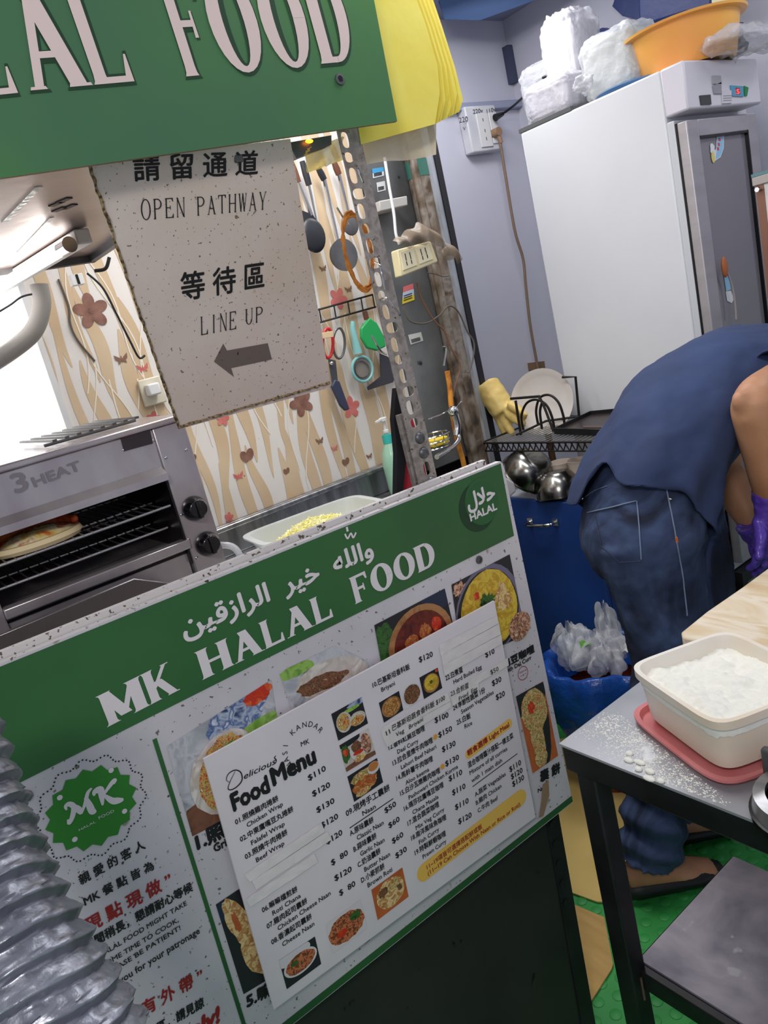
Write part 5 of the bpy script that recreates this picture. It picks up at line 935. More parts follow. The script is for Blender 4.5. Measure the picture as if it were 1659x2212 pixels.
tag(build('spatula', MB().m(mat('grey_spatula', (156, 150, 148), .5)).tube([ond(1388, 85, 2.62), ond(1410, 45, 2.60), ond(1430, 12, 2.58)], [.006, .009, .009], 10)), 'grey spatula handle leaning out of the orange basin', 'spatula')
NAVY = mat('navy_plastic_bag', (44, 58, 110), .5, bump=(10, .5, .01))
m = MB().m(NAVY); P = [ony(*p, 2.60) for p in ((1395, -40), (1560, -40), (1556, 25), (1500, 30), (1420, 55), (1398, 60))]; m.prism(P, (0, -.05, 0)); tag(build('navy_canister', m, bevel=.01), 'dark navy canister standing behind the orange basin', 'canister')
m = MB().m(NAVY); P = [ony(*p, 2.70) for p in ((1345, -30), (1398, -40), (1398, 46), (1352, 35), (1330, 14))]; m.prism(P, (0, -.02, 0)); tag(build('navy_bag', m), 'upper piece of dark navy bag hanging on the back wall', 'bag')
m = MB().m(NAVY); P = [ony(*p, 2.70) for p in ((1298, 66), (1312, 60), (1330, 66), (1375, 58), (1398, 48), (1400, 80), (1352, 104), (1300, 108))]; m.prism(P, (0, -.03, 0)); tag(build('navy_pouch', m), 'dark navy pouch hanging on the back wall left of the basin', 'pouch')
m = MB().m(mat('cream_carton', (224, 214, 176), .6)); P = [ony(*p, 2.5) for p in ((1552, -30), (1590, -30), (1592, 22), (1554, 24))]; m.prism(P, (0, -.04, 0)); cc_ = build('cream_carton', m); tag(cc_, 'cream carton with pencilled mark behind the right rim of the basin', 'carton')
m = MB().m(mat('black_film', (30, 32, 44), .25, bump=(30, .8, .01))); P = [ony(*p, 2.42) for p in ((1584, 125), (1588, 60), (1606, 48), (1606, 80), (1612, 88), (1618, 92), (1614, 108), (1600, 118))]; m.prism(P, (0, -.03, 0)); tag(build('black_bag', m), 'crumpled black bag behind the right side of the orange basin', 'bag')
blob('clear_film_bag', V(-1.20, 2.34, TOPZ+.028), (.075, .17, .028), CLEARW, 'crumpled clear film lying over the fridge header beside the basin', 'bag', .05, .05)
# ---------------------------------------------------------------- wire rack with dishes, blue cupboard
RY0, RY1, RZ = 1.76, 2.09, 1.0
WIRE = mat('blackened_wire', (44, 40, 38), .5, .5); WIREC = mat('pale_wire', (168, 164, 158), .35, .7)
rk = thing('wire_rack_shelf', 'black wire rack shelf in front of the fridge side holding dishes', 'shelf', (-1.5, 1.9, 0)); RX0, RX1 = -1.93, -1.30
m = MB().m(WIRE)
for y in (RY0, RY1): m.tube([(RX0, y, RZ), (RX1, y, RZ)], .004, 6).tube([(RX0, y, RZ-.028), (RX1, y, RZ-.028)], .003, 6)
for x in (RX0, RX1): m.tube([(x, RY0, RZ), (x, RY1, RZ)], .004, 6)
for k in range(26): x = RX0+(RX1-RX0)*k/26; m.tube([(x, RY0, RZ), (x+.0155, RY0, RZ-.028), (x+.031, RY0, RZ)], .0026, 5)
build('shelf_rim', m, parent=rk)
m = MB().m(WIREC)
for k in range(30): x = RX0+.02+(RX1-RX0-.04)*k/29; m.tube([(x, RY0, RZ+.001), (x, RY1, RZ+.001)], .0018, 5)
stuff(build('shelf_wires', m, parent=rk))
POLE = mat('rusty_brown_pole', (116, 84, 62), .55, .3, var=((70, 50, 40), 16, .4, .65))
for x, y in ((RX0, RY0), (RX0, RY1), (-1.195, 1.90), (RX1, RY1)):
    build('leg', MB().m(POLE).cyl((x, y, 0), (x, y, RZ-.0), .0125, 14), parent=rk)
build('low_board', MB().m(mat('white_low_board', (206, 208, 214), .5)).box((-1.95, 1.86, .20), (-1.2, 2.08, .215)), parent=rk); build('low_rail', MB().m(WIRE).tube([(-1.95, 1.84, .24), (-1.195, 1.89, .24)], .006, 8), parent=rk)
tag(build('knotted_twine', MB().m(mat('pale_twine', (176, 164, 150), .7)).tube(smoothpath([ond(*p, 2.18) for p in ((1540, 1262), (1560, 1252), (1575, 1258), (1552, 1275), (1535, 1285), (1560, 1262))], 6), .003, 6)), 'pale twine knotted around the rusty brown rack leg', 'twine')
# dish holder
dh = thing('dish_holder', 'black wire dish holder with looped arches on the rack shelf', 'dish rack', (-1.62, 1.83, RZ))
def dpx(x, y, Y): return ony(960+x/2.373, 680+y/2.373, Y)
m = MB().m(WIRE); 
zf = lambda x, Y: ony(x, 900, Y)
for pts, Y in (([(340, 430), (487, 418), (515, 480), (560, 600)], 1.84), ([(365, 440), (392, 615)], 1.84), ([(605, 320), (672, 318), (690, 520)], 2.0)):
    m.tube([dpx(*p, Y) for p in pts], .0045, 8)
build('frame', m, parent=dh)
for pts, Y in (([(405, 590), (395, 520), (420, 455), (470, 435), (520, 460), (550, 520), (565, 590)], 1.86), ([(480, 560), (470, 490), (490, 425), (540, 412), (585, 450), (610, 520), (615, 560)], 1.90), ([(500, 585), (490, 500), (500, 450)], 1.84)):
    build('arch', MB().m(WIRE).tube(smoothpath([dpx(*p, Y) for p in pts], 6), .0042, 8), parent=dh)
build('base_wire', MB().m(WIRE).tube([dpx(370, 615, 1.80), dpx(520, 545, 1.95), dpx(690, 520, 2.0)], .004, 8), parent=dh)
pc = ony(1173, 868, 1.98); nrm = V(.35, -.9, .25).normalized(); uu = nrm.orthogonal().normalized(); ww = nrm.cross(uu)
tag(build('serving_plate', MB().m(mat('white_plate', (214, 208, 202), .3, var=((198, 188, 180), 5, .4, .7))).lathe(pc, [(0, 0), (.085, 0), (.092, .004), (.112, .012), (.113, .016), (.092, .010), (.084, .006), (0, .006)], 44, uu, ww, nrm)), 'large white plate propped upright in the dish holder', 'plate')
GLV = mat('yellow_rubber', (226, 198, 122), .5, var=((214, 182, 102), 12, .4, .7), sss=.1)
g = MB().m(GLV); gp = lambda x, y, d=0: ony(960+(x+(x-290)*.18)/2.373, 680+(y+(y-470)*.12)/2.373, 1.90+d)
g.tube([gp(225, 370), gp(270, 440), gp(305, 500)], [.046, .047, .042], 16); g.ell(gp(310, 500), (.044, .02, .046), 16, 10)
for a, b, c_ in (((300, 520), (320, 560), (345, 605)), ((275, 510), (295, 560), (310, 600)), ((320, 500), (360, 535), (395, 555)), ((325, 460), (360, 480), (400, 520)), ((240, 440), (262, 490), (270, 525))): g.tube([gp(*a, -.01), gp(*b, -.012), gp(*c_, -.012)], [.017, .0155, .012], 12)
o = build('rubber_glove', g); mods(o, voxel=.006, smooth=3, disp=(.006, .02)); tag(o, 'yellow rubber glove draped over the rack beside the white plate', 'glove')
m = MB().m(mat('baking_tray_black', (56, 46, 46), .35, .4)); P = [onz(*p, RZ+.012) for p in ((1198, 935), (1276, 898), (1385, 888), (1385, 942))]; zc = sum(P, V(0, 0, 0))/4
m.prism(P, (0, 0, .004)); m.m(BLACKM)
for i in range(4): m.bar(P[i]+V(0, 0, .006), P[(i+1) % 4]+V(0, 0, .006), .004, .02)
tag(build('baking_tray', m), 'black baking tray on the rack beside the dish holder', 'tray')
tag(build('chopstick', MB().m(mat('dark_stick', (92, 76, 72), .5)).tube([P[0].lerp(P[3], .3)+V(0, .03, .012), P[0].lerp(P[3], .85)+V(0, .04, .012)], .004, 8)), 'dark stick lying on the black baking tray', 'stick')
BLU = mat('blue_painted_board', (28, 68, 140), .5, var=((22, 52, 112), 3, .35, .7), bump=(40, .08))
bc2 = thing('blue_cupboard', 'blue painted cupboard with a chrome handle beside the menu board', 'cupboard', (-1.62, 1.85, 0)); BY = 1.74
x0b, x1b = -1.885, -1.49
build('body', MB().m(BLU).box((x0b, BY+.02, .10), (x1b, 1.90, .79)), parent=bc2, bevel=.004); dd = build('door', MB().m(BLU).box((x0b, BY, .10), (x1b, BY+.018, .812)), parent=bc2, bevel=.004)
build('base', MB().m(BLACKM).box((x0b, BY+.01, 0), (x1b-.01, 1.89, .10)), parent=bc2)
a, b = ony(1142, 1128, BY-.01), ony(1196, 1130, BY-.01)
build('handle', MB().m(CHROME).tube(smoothpath([a+V(0, .01, 0), a+V(.006, -.02, 0), (a+b)/2+V(0, -.028, 0), b+V(-.006, -.02, 0), b+V(0, .01, 0)], 6), .0055, 10).box(a+V(-.012, .006, -.012), a+V(.012, .010, .012)).box(b+V(-.012, .006, -.012), b+V(.012, .010, .012)), parent=dd, bevel=.001)
POT = mat('polished_bowl', (150, 148, 144), .22, 1., var=((112, 108, 104), 14, .4, .7))
def bowl(c_, r, h, ax, mt, name, lab, cat='bowl'):
    ax = Vector(ax).normalized(); uu = ax.orthogonal().normalized(); ww = ax.cross(uu); m = MB().m(mt); P = []
    for k in range(9): t = k/8*math.pi/2; P.append((max(.001, r*math.sin(t))**1., h*(1-math.cos(t))))
    P = [(r*(.35+.65*math.sin(k/8*math.pi/2)), h*(1-math.cos(k/8*math.pi/2))) for k in range(9)]
    prof = [(0, 0)]+P+[(r+.005, h), (r+.005, h+.003), (r-.002, h+.003)]+[(max(.001, q_[0]-.003), q_[1]+.003) for q_ in reversed(P[:-1])]+[(0, .003)]
    m.lathe(c_, prof, 36, uu, ww, ax); tag(build(name, m, fix=True), lab, cat, None)
TZ = .812
bowl(ony(1143, 1018, 1.74)+V(0, .05, .03), .085, .075, (-.75, -.1, -.75), POT, 'steel_bowl', 'tilted steel bowl at the left on the blue cupboard')
bowl(V(ony(1208, 1060, 1.80).x, 1.80, TZ+.084), .075, .080, (.1, -.1, -1), POT, 'steel_bowl', 'upturned steel bowl at the right on the blue cupboard')
for px, lab in (((1212, 1010), 'cream cup behind the steel bowls, the left one'), ((1252, 1005), 'cream cup close behind the man, the right one')):
    p = ony(*px, 1.86); bb = V(p.x, p.y, TZ); m = MB().m(mat('cream_crockery', (206, 190, 176), .4)); h_ = max(.06, p.z-TZ+.02); m.lathe(bb, [(0, .0), (.026, 0), (.036, h_*.9), (.040, h_), (.037, h_), (.033, h_*.88), (.022, .006), (0, .006)], 28); tag(build('cup', m), lab, 'cup', 'cream cups behind the steel bowls')
build('top_board', MB().m(mat('grey_top', (176, 180, 188), .5)).box((x0b, BY+.03, .791), (x1b, 1.90, TZ-.002)), parent=bc2)
tag(build('stock_pot', MB().m(mat('dull_pot', (136, 130, 128), .3, .9)).lathe(V(ony(1293, 1230, 2.0).x, 2.0, .216), [(0, 0), (.075, 0), (.085, .02), (.085, .22), (.089, .225), (.083, .226), (.080, .02), (0, .012)], 30)), 'dull steel stock pot on the low white board beside the blue cupboard', 'pot')
m = MB().m(RUBBERB); P = onz(1320, 1275, .235); m.lathe(P, [(0, 0), (.07, 0), (.095, .03), (.098, .03), (.075, -.002), (0, -.004)], 30); m.tube(smoothpath([P+V(.06, -.02, .02), P+V(.10, -.06, .03), P+V(.13, -.05, .03), P+V(.11, -.02, .03)], 6), .007, 8); tag(build('black_pan', m), 'black pan with looped handle on the low white board', 'pan')
# ---------------------------------------------------------------- waste bin
BFILM = mat('blue_bin_bag', (36, 92, 184), .25, bump=(18, .8, .012), var=((28, 70, 150), 8, .4, .7))
tc2 = V(-1.425, 1.580, 0); wb = thing('waste_bin', 'red brown bin lined with a blue bag and full of clear film', 'bin', tc2)
build('bucket', MB().m(mat('red_brown_plastic', (128, 52, 34), .5)).lathe(tc2, [(0, 0), (.115, 0), (.150, .36), (.155, .36), (.155, .37), (.145, .37), (.11, .01), (0, .01)], 40), parent=wb)
m = MB().m(BFILM); rn = random.Random(9); ph = [rn.uniform(0, 6) for _ in range(4)]; RR = []
for h_, r_ in ((.20, .150), (.24, .163), (.30, .168), (.36, .170), (.40, .166), (.405, .155), (.38, .140), (.30, .12)):
    RR.append([tc2+V(math.cos(a)*(r_+.008*math.sin(a*7+ph[0])+.006*math.sin(a*13+h_*30)), math.sin(a)*(r_+.008*math.sin(a*7+ph[0])+.006*math.sin(a*13+h_*30)), h_+(.03*math.sin(a*3+ph[1])+.012*math.sin(a*9+ph[2]) if h_ < .22 else .008*math.sin(a*5))) for a in [2*math.pi*k/72 for k in range(72)]])
m.rings(RR, cap=False); o = build('bin_liner', m, parent=wb, smooth=2)
def crumple(name, c_, r, mt, par, amp=.05, seed=1):
    m = MB().m(mt); rr = random.Random(seed); ph = [rr.uniform(0, 6) for _ in range(8)]
    def fn(a, b):
        th = 2*math.pi*a; f_ = math.pi*(.08+.84*b); k = 1+.30*math.sin(3*th+ph[0])*math.sin(2*f_+ph[1])+.16*math.sin(7*th+ph[2]+3*f_)+.09*math.sin(13*th+ph[3]-5*f_)
        return Vector(c_)+V(r[0]*k*math.sin(f_)*math.cos(th), r[1]*k*math.sin(f_)*math.sin(th), r[2]*k*math.cos(f_))
    m.grid(fn, 64, 30); return build(name, m, parent=par, smooth=.9)
crumple('film_waste', tc2+V(-.02, .0, .41), (.085, .085, .05), CLEAR, wb, seed=2); crumple('film_waste', tc2+V(.055, -.03, .42), (.05, .05, .045), CLEARW, wb, seed=3); crumple('film_waste', tc2+V(.02, .04, .46), (.03, .03, .075), CLEAR, wb, seed=4); crumple('film_waste', tc2+V(-.07, -.03, .43), (.05, .05, .06), CLEAR, wb, seed=6)
m = MB().m(mat('leaf_green', (96, 156, 56), .5)); p = ond(1300, 1385, 2.0); p = tc2+V(.01, -.055, .462); m.grid(lambda a, b: p+V((a-.5)*.045, (b-.5)*.03*math.sin(math.pi*max(.02, min(.98, a))), .006*math.sin(a*9)), 8, 4); build('leaf', m, parent=wb, smooth=2)
build('paper_scrap', MB().m(WHITEP).prism([tc2+V(.07, .02, .40), tc2+V(.12, -.01, .44), tc2+V(.13, .04, .47), tc2+V(.08, .07, .45)], (-.01, .0, .004)), parent=wb)
# ---------------------------------------------------------------- steel work table
TX0, TY0, TY1, TZT = -.782, .744, 1.75, .80
TTOP = mat('worn_steel_top', (178, 179, 184), .36, .35, var=((152, 154, 160), 5, .35, .7), spots=[((206, 208, 212), 12, .66)], bump=(30, .05))
wt = thing('work_table', 'black framed steel work table dusted with flour at the right', 'table', (-.2, 1.2, 0))
build('table_top', MB().m(TTOP).box((TX0, TY0, TZT-.004), (.5, TY1, TZT)), parent=wt)
build('apron', MB().m(BLACKM).box((TX0+.002, TY0+.002, TZT-.048), (.5, TY0+.03, TZT-.004)).box((TX0+.002, TY0+.03, TZT-.048), (TX0+.03, TY1, TZT-.004)), parent=wt, bevel=.003)
for x, y in ((TX0+.012, TY0+.012), (TX0+.012, TY1-.05), (.44, TY0+.012), (.44, TY1-.05)):
    build('leg', MB().m(BLACKM).box((x, y, 0), (x+.036, y+.036, TZT-.048)), parent=wt, bevel=.003)
sh = onz(1365, 2028, .36)
SHM = mat('smudged_shelf_steel', (150, 144, 154), .42, .3, var=([(112, 108, 120), (158, 150, 158), (124, 118, 130)], 7), spots=((170, 166, 172), 20, .68))
build('lower_shelf', MB().m(SHM).box((TX0+.035, TY0+.05, .352), (.46, 1.10, .36)), parent=wt); build('shelf_rail', MB().m(BLACKM).box((TX0+.03, TY0+.034, .318), (.46, TY0+.052, .356)).box((TX0+.03, TY0+.05, .318), (TX0+.045, 1.10, .356)), parent=wt, bevel=.002)
build('weld_seam', MB().m(mat('weld_metal', (110, 92, 78), .5, .5)).tube([(TX0+.049, TY0+.030, .30), (TX0+.049, TY0+.031, .345)], .0025, 6), parent=wt)
OAK = mat('floured_wood', (206, 178, 138), .6, var=([(204, 178, 140), (214, 194, 162), (226, 214, 194), (210, 186, 150), (220, 204, 178)], 3, .8), stretch=(1.3, 4, 1), bump=(40, .2), spots=[((150, 120, 90), 30, .73)])
P = [onz(*p, TZT+.032) for p in ((1458, 1368), (1530, 1310), (1590, 1262), (1659, 1212))]
bx0 = P[0].x+.006; pts = [(bx0+.012, P[0].y-.006, 0), (bx0, P[0].y+.01, 0), (bx0-.004, P[0].y+.1, 0), (bx0, P[0].y+.22, 0), (bx0, 1.72, 0), (.2, 1.72, 0), (.2, P[0].y-.03, 0)]
tag(build('wooden_board', MB().m(OAK).prism([V(p[0], p[1], TZT+.0005) for p in pts], (0, 0, .031)), bevel=.004), 'large floured wooden board on the steel work table', 'board')
# flour tub on its lid
L0, N0 = onz(1348, 1438, .895), onz(1548, 1575, .895); ut = (N0-L0); lu = ut.length; ut.normalize(); vt = V(-ut.y, ut.x, 0); vt = vt if vt.dot(V(.37, .93, 0)) > 0 else -vt
WT = .19; cen = (L0+N0)/2+vt*WT/2; cen.z = TZT+.016
ld = MB().m(mat('pink_lid', (206, 112, 112), .4, var=((216, 140, 138), 8, .4, .7))); lc = V(cen.x, cen.y, TZT+.001)
tubshape(ld, lc-ut*.002, ut, vt, lu+.012, WT+.012, .012, .004, taper=.97, t=.003); tag(build('pink_lid', ld), 'pink plastic lid lying under the tub of flour', 'lid')
ft = thing('flour_tub', 'white rectangular plastic tub full of flour on the steel table', 'tub', cen)
PLW = mat('milky_tub_plastic', (236, 230, 220), .35, sss=.15, var=((230, 214, 192), 4, .40, .6)); m = MB().m(PLW)
def rr_(k, z, gr=0, L=lu, W_=WT):
    P = []
    for i in range(48):
        a = 2*math.pi*i/48; x = math.copysign(abs(math.cos(a))**.30, math.cos(a)); y = math.copysign(abs(math.sin(a))**.30, math.sin(a)); P.append(cen+ut*(x*(L/2*k+gr))+vt*(y*(W_/2*k+gr))+V(0, 0, z))
    return P
HT = .895-cen.z
m.rings([rr_(.88, 0), rr_(.965, HT-.014, -.003), rr_(1, HT-.012, -.001), rr_(1, HT, -.001), rr_(1, HT, -.008), rr_(.96, HT-.01, -.008), rr_(.86, .006, -.006)]); build('tub', m, parent=ft, smooth=.7)
FLR = mat('flour', (240, 238, 228), .9, bump=(60, .6, .004)); rn = random.Random(5)
from mathutils import noise as NZ
def flr(a, b):
    x, y = (a-.5)*2, (b-.5)*2; p = V(x*2.2, y*2.2, 3.1); n_ = NZ.noise(p)*.010+NZ.noise(p*4)*.005+NZ.noise(p*11)*.0022
    return cen+ut*(x*lu*.455)+vt*(y*WT*.445)+V(0, 0, HT*.80+n_+.010*(a-.4)*(1)-.004*y)
m = MB().m(FLR).grid(flr, 90, 70); build('flour', m, parent=ft, smooth=2)
m = MB().m(FLR)   # flour stuck to the outside below the rim
n = 96; zs_ = lambda z, k: rr_(.88+.085*z/(HT-.014), z, .0012-.003*z/(HT-.014))[k]
top_ = [zs_(HT-.0145, k % 48) if k < 96 else 0 for k in range(48)]
bot_ = [zs_(HT-.0145-(.010+.012*abs(NZ.noise(V(k*.31, 1, 0)))+.014*abs(NZ.noise(V(k*.93, 5, 0)))), k) for k in range(48)]
m.add(top_+bot_, [(i, (i+1) % 48, 48+(i+1) % 48, 48+i) for i in range(48)])
build('flour_smear', m, parent=ft, smooth=2)
# scattered flour
m = MB().m(FLR); rn = random.Random(12)
for k in range(3000):
    t = rn.random(); s_ = rn.gauss(0, .022)+.030; c_ = L0.lerp(N0, -.15+1.25*t)-vt*(.008+abs(s_))
    if k % 5 == 0: c_ = c_-ut*rn.uniform(0, .09)-vt*rn.uniform(0, .03)
    if c_.x < TX0+.004 or c_.y < TY0+.006: continue
    r_ = rn.choice((.0004, .0006, .0007, .0009, .0013)); r_ = r_*(2.0 if rn.random() < .015 else 1)
    m.add([V(c_.x, c_.y, TZT)+V(r_*math.cos(a)*rn.uniform(.7, 1.3), r_*math.sin(a)*rn.uniform(.7, 1.3), 0) for a in (0, 1.26, 2.5, 3.77, 5.03)]+[V(c_.x, c_.y, TZT+r_*.6)], [(0, 1, 5), (1, 2, 5), (2, 3, 5), (3, 4, 5), (4, 0, 5)])
for k in range(7):
    c_ = L0.lerp(N0, .35+.06*k)-vt*(.055+.01*(k % 2)); m.ell(V(c_.x, c_.y, TZT+.0015), (.006+.002*(k % 3), .005, .0035), 10, 6)
tag(stuff(build('spilled_flour', m, fix=False)), 'spilled flour grains and lumps in front of the flour tub', 'flour')
# perforated steel press at right edge
fz = TZT+.02; pc_ = onz(1742, 1705, fz+.02); ps = thing('perforated_press', 'round perforated steel press at the right front of the table', 'tool', (pc_.x, pc_.y, TZT))
m = MB().m(STEEL); base = V(pc_.x, pc_.y, TZT+.002); m.lathe(base, [(.060, .0), (.064, .006), (.060, .030), (.046, .032), (.046, .024)], 48); m.lathe(base, [(.046, .024), (.03, .022), (0, .020)], 48); build('rim', m, parent=ps)
build('rubber_foot', MB().m(RUBBERB).lathe(base+V(0, 0, -.0008), [(.0655, 0), (.0665, .010), (.060, .012)], 48), parent=ps)
m = MB().m(INK)
for r_, n_ in ((.034, 14), (.021, 8), (.008, 3)):
    for k in range(n_): a = 2*math.pi*k/n_; m.lathe(base+V(r_*math.cos(a), r_*math.sin(a), .0236), [(.0042, 0), (.0042, .0012), (0, .0012)], 10, (math.cos(a)*1.5, math.sin(a)*1.5, 0), (-math.sin(a)*.7, math.cos(a)*.7, 0))
build('perforations', m, parent=ps)
m = MB().m(STEELD); q_ = base+V(-.055, .035, 0); m.box(q_+V(-.016, -.006, 0), q_+V(.05, .006, .052)); build('bracket', m, parent=ps, bevel=.003)
# ---------------------------------------------------------------- framed panel at right edge
fp = thing('cabinet_frame', 'brown framed cabinet edge with teal top strip at the right of the fridge', 'cabinet', ony(1650, 600, 2.09))
P = [ony(*p, 2.09) for p in ((1632, 402), (1700, 388), (1700, 760), (1650, 760))]; x_ = P[0].x; zt_ = P[0].z
build('post', MB().m(mat('copper_brown_frame', (134, 96, 80), .35, .4)).box((x_, 2.09, .9), (x_+.022, 2.10, zt_)), parent=fp); build('side', MB().m(mat('pale_frame', (206, 206, 204), .4)).box((x_+.022, 2.09, .9), (x_+.35, 2.10, zt_)), parent=fp)
build('top_strip', MB().m(mat('steel_strip', (170, 164, 162), .35, .6)).box((x_-.006, 2.085, zt_), (x_+.35, 2.104, zt_+.022)), parent=fp, bevel=.002); build('glass_top', MB().m(mat('teal_glass', (84, 128, 132), .2)).box((x_-.006, 2.085, zt_+.022), (x_+.35, 2.104, zt_+.030)), parent=fp)
build('screw', MB().m(CHROME).cyl(V(x_+.01, 2.091, zt_-.01), V(x_+.01, 2.075, zt_-.01), .006, 12), parent=fp)
build('foot', MB().m(BLACKM).box((x_, 2.09, 0), (x_+.03, 2.10, .9)), parent=fp)
# ---------------------------------------------------------------- silver flexible duct in the foreground
DUCT = mat('crumpled_silver_foil', (160, 162, 172), .38, .75, var=((120, 122, 132), 10, .35, .7), bump=(45, .5, .004)); DUCTW = mat('duct', (0, 0, 0))
ctr = smoothpath([ond(-190, 1480, .68), ond(-135, 1650, .66), ond(-85, 1810, .645), ond(-25, 1960, .63), ond(60, 2110, .62), ond(150, 2260, .61), ond(240, 2420, .60)], 60)
m = MB().m(DUCT); RR = []; n = 64; L = 0; u_ = V(0, 0, 1)
for i, p in enumerate(ctr):
    t = (ctr[min(i+1, len(ctr)-1)]-ctr[max(i-1, 0)]).normalized()
    if i: L += (p-ctr[i-1]).length
    w_ = t.cross(V(1, 0, 0)).normalized(); v_ = w_.cross(t); ring = []
    for k in range(n):
        a = 2*math.pi*k/n; ph_ = L/.0215-k/n*1.0+.25*math.sin(a*2+L*20); s_ = ph_-math.floor(ph_); prof_ = s_/.72 if s_ < .72 else (1-s_)/.28
        cr_ = .0016*NZ.noise(V(a*9, ph_*3, 1))+.0022*NZ.noise(V(a*5, math.floor(ph_), 7))*(1 if s_ < .5 else -1)
        r_ = .0505+.0085*prof_+cr_*1.3; ring.append(p+(w_*math.cos(a)+v_*math.sin(a))*r_)
    RR.append(ring)
m.rings(RR, cap=False); dct = build('duct_hose', m, smooth=1.0); tag(dct, 'crinkled silver flexible exhaust duct in the lower left foreground', 'duct')
# ---------------------------------------------------------------- the bending man
FD = V(.56, .83, 0); SD = V(.83, -.56, 0)     # the way he faces, and his right side (towards the camera)
SKIN = mat('skin', (186, 138, 104), .5, var=((170, 118, 88), 9, .4, .7), bump=(60, .12, .002), sss=.12)
SHIRT = mat('navy_cotton', (46, 62, 100), .85, var=((36, 48, 78), 5, .35, .7), bump=(500, .15, .001))
DENIM = mat('dark_denim', (32, 40, 66), .85, var=([(18, 22, 38), (28, 36, 60), (58, 74, 108), (22, 28, 48)], 6, 1.0), stretch=(1, 1, .6), bump=(600, .25, .001))
HAIR = mat('black_hair', (18, 16, 16), .6); PURP = mat('purple_nitrile', (98, 70, 180), .25, bump=(55, .5, .004), coat=.2); STITCH = mat('pale_stitching', (120, 134, 160), .7)
SHOE = mat('black_shoe', (18, 18, 20), .45)
hip = ond(1390, 1120, 1.82)
man = thing('person', 'person in navy shirt and jeans bending forward wearing purple gloves', 'person', (hip.x, hip.y, 0))
def loft(m, C, R, side, n=28, cap=True, dense=4, fn=None):
    C2 = smoothpath(C, dense); nn = len(C2)-1; k = len(C)-1; rings = []
    for i, c_ in enumerate(C2):
        t = i/nn*k; a = min(int(t), k-1); f_ = t-a; f_ = f_*f_*(3-2*f_)*.5+f_*.5
        ra = R[a][0]*(1-f_)+R[a+1][0]*f_; rb = R[a][1]*(1-f_)+R[a+1][1]*f_
        tg = (C2[min(i+1, nn)]-C2[max(i-1, 0)]).normalized(); u_ = (side-tg*side.dot(tg)).normalized(); w_ = tg.cross(u_)
        ring = []
        for j in range(n):
            th = 2*math.pi*j/n; p = c_+u_*ra*math.cos(th)+w_*rb*math.sin(th)
            if fn: p = fn(p, c_, tg, u_, w_, th, i/nn)
            ring.append(p)
        rings.append(ring)
    m.rings(rings, cap=cap); return rings
Dc = ond(1640, 800, 1.93); Sn = V(-.880, 1.800, 1.150); En = ond(1632, 868, 1.62); Wn = ond(1668, 1090, 1.72)
Sf = Dc-SD*.17; Ef = ond(1560, 1015, 1.98); Wf = ond(1640, 1150, 1.88)
NB = ond(1705, 785, 1.97); HD = ond(1800, 830, 1.99)
b = MB().m(SKIN)
loft(b, [ond(1385, 1100, 1.80), ond(1430, 970, 1.81), ond(1500, 870, 1.86), ond(1600, 805, 1.91), NB], [(.13, .11), (.13, .11), (.14, .11), (.15, .09), (.06, .055)], SD)
loft(b, [NB, NB.lerp(HD, .5), HD], [(.058, .058), (.055, .058), (.06, .07)], SD)
b.ell(HD, (.078, .098, .10), 24, 16); fdir = (HD-NB).normalized(); look = (V(0, 0, -1)*.8+fdir*.6).normalized()
nose = HD+look*.098; b.tube([nose+fdir*.02, nose+look*.018-fdir*.01], [.010, .014], 8)
for s_ in (-1, 1): b.ell(HD+SD*.078*s_+V(0, 0, 0), (.012, .02, .028), 10, 8)
loft(b, [Sn-SD*.10, Sn, Sn.lerp(En, .5), En, En.lerp(Wn, .22), En.lerp(Wn, .6), Wn], [(.05, .05), (.056, .056), (.050, .052), (.047, .049), (.050, .052), (.042, .042), (.030, .034)], FD, dense=5)
b.ell(ond(1600, 866, 1.60), (.020, .020, .024), 12, 8)      # elbow point
loft(b, [Sf+SD*.08, Sf, Sf.lerp(Ef, .55), Ef, Ef.lerp(Wf, .25), Wf], [(.05, .05), (.056, .056), (.05, .05), (.047, .047), (.048, .048), (.030, .034)], FD, dense=5)
LG = {}
for nm, off in (('near', V(0, 0, 0)), ('far', FD*.13-SD*.14)):
    an = V(-1.078, 1.225, .07)+off; kn = ond(1445, 1470, 1.77)+off
    LG[nm] = [ond(1392, 1160, 1.74)+off*.9, ond(1432, 1310, 1.75)+off, kn, ond(1430, 1690, 1.845)+off, an]
    loft(b, LG[nm], [(.075, .08), (.07, .07), (.055, .055), (.045, .05), (.036, .040)], SD)
    loft(b, [an-FD*.05+V(0, 0, -.01), an+V(0, 0, -.012)+FD*.02, an+FD*.10+V(0, 0, -.032), an+FD*.17+V(0, 0, -.045)], [(.030, .034), (.038, .034), (.042, .022), (.034, .012)], SD)
o = build('body', b, parent=man, smooth=0); mods(o, voxel=.0075, smooth=5); o.data.materials[0] = SKIN
m = MB().m(HAIR).ell(HD-look*.022+fdir*.01, (.084, .104, .098), 24, 16); o = build('hair', m, parent=man); mods(o, disp=(.01, .02))
m = MB().m(INK)
for s_ in (-1, 1): m.ell(HD+look*.088+SD*.03*s_+fdir*.03, (.012, .012, .006), 10, 6)
build('eyes', m, parent=man); build('mouth', MB().m(mat('lips', (150, 84, 74), .5)).ell(HD+look*.092-fdir*.045, (.022, .018, .006), 12, 6), parent=man)
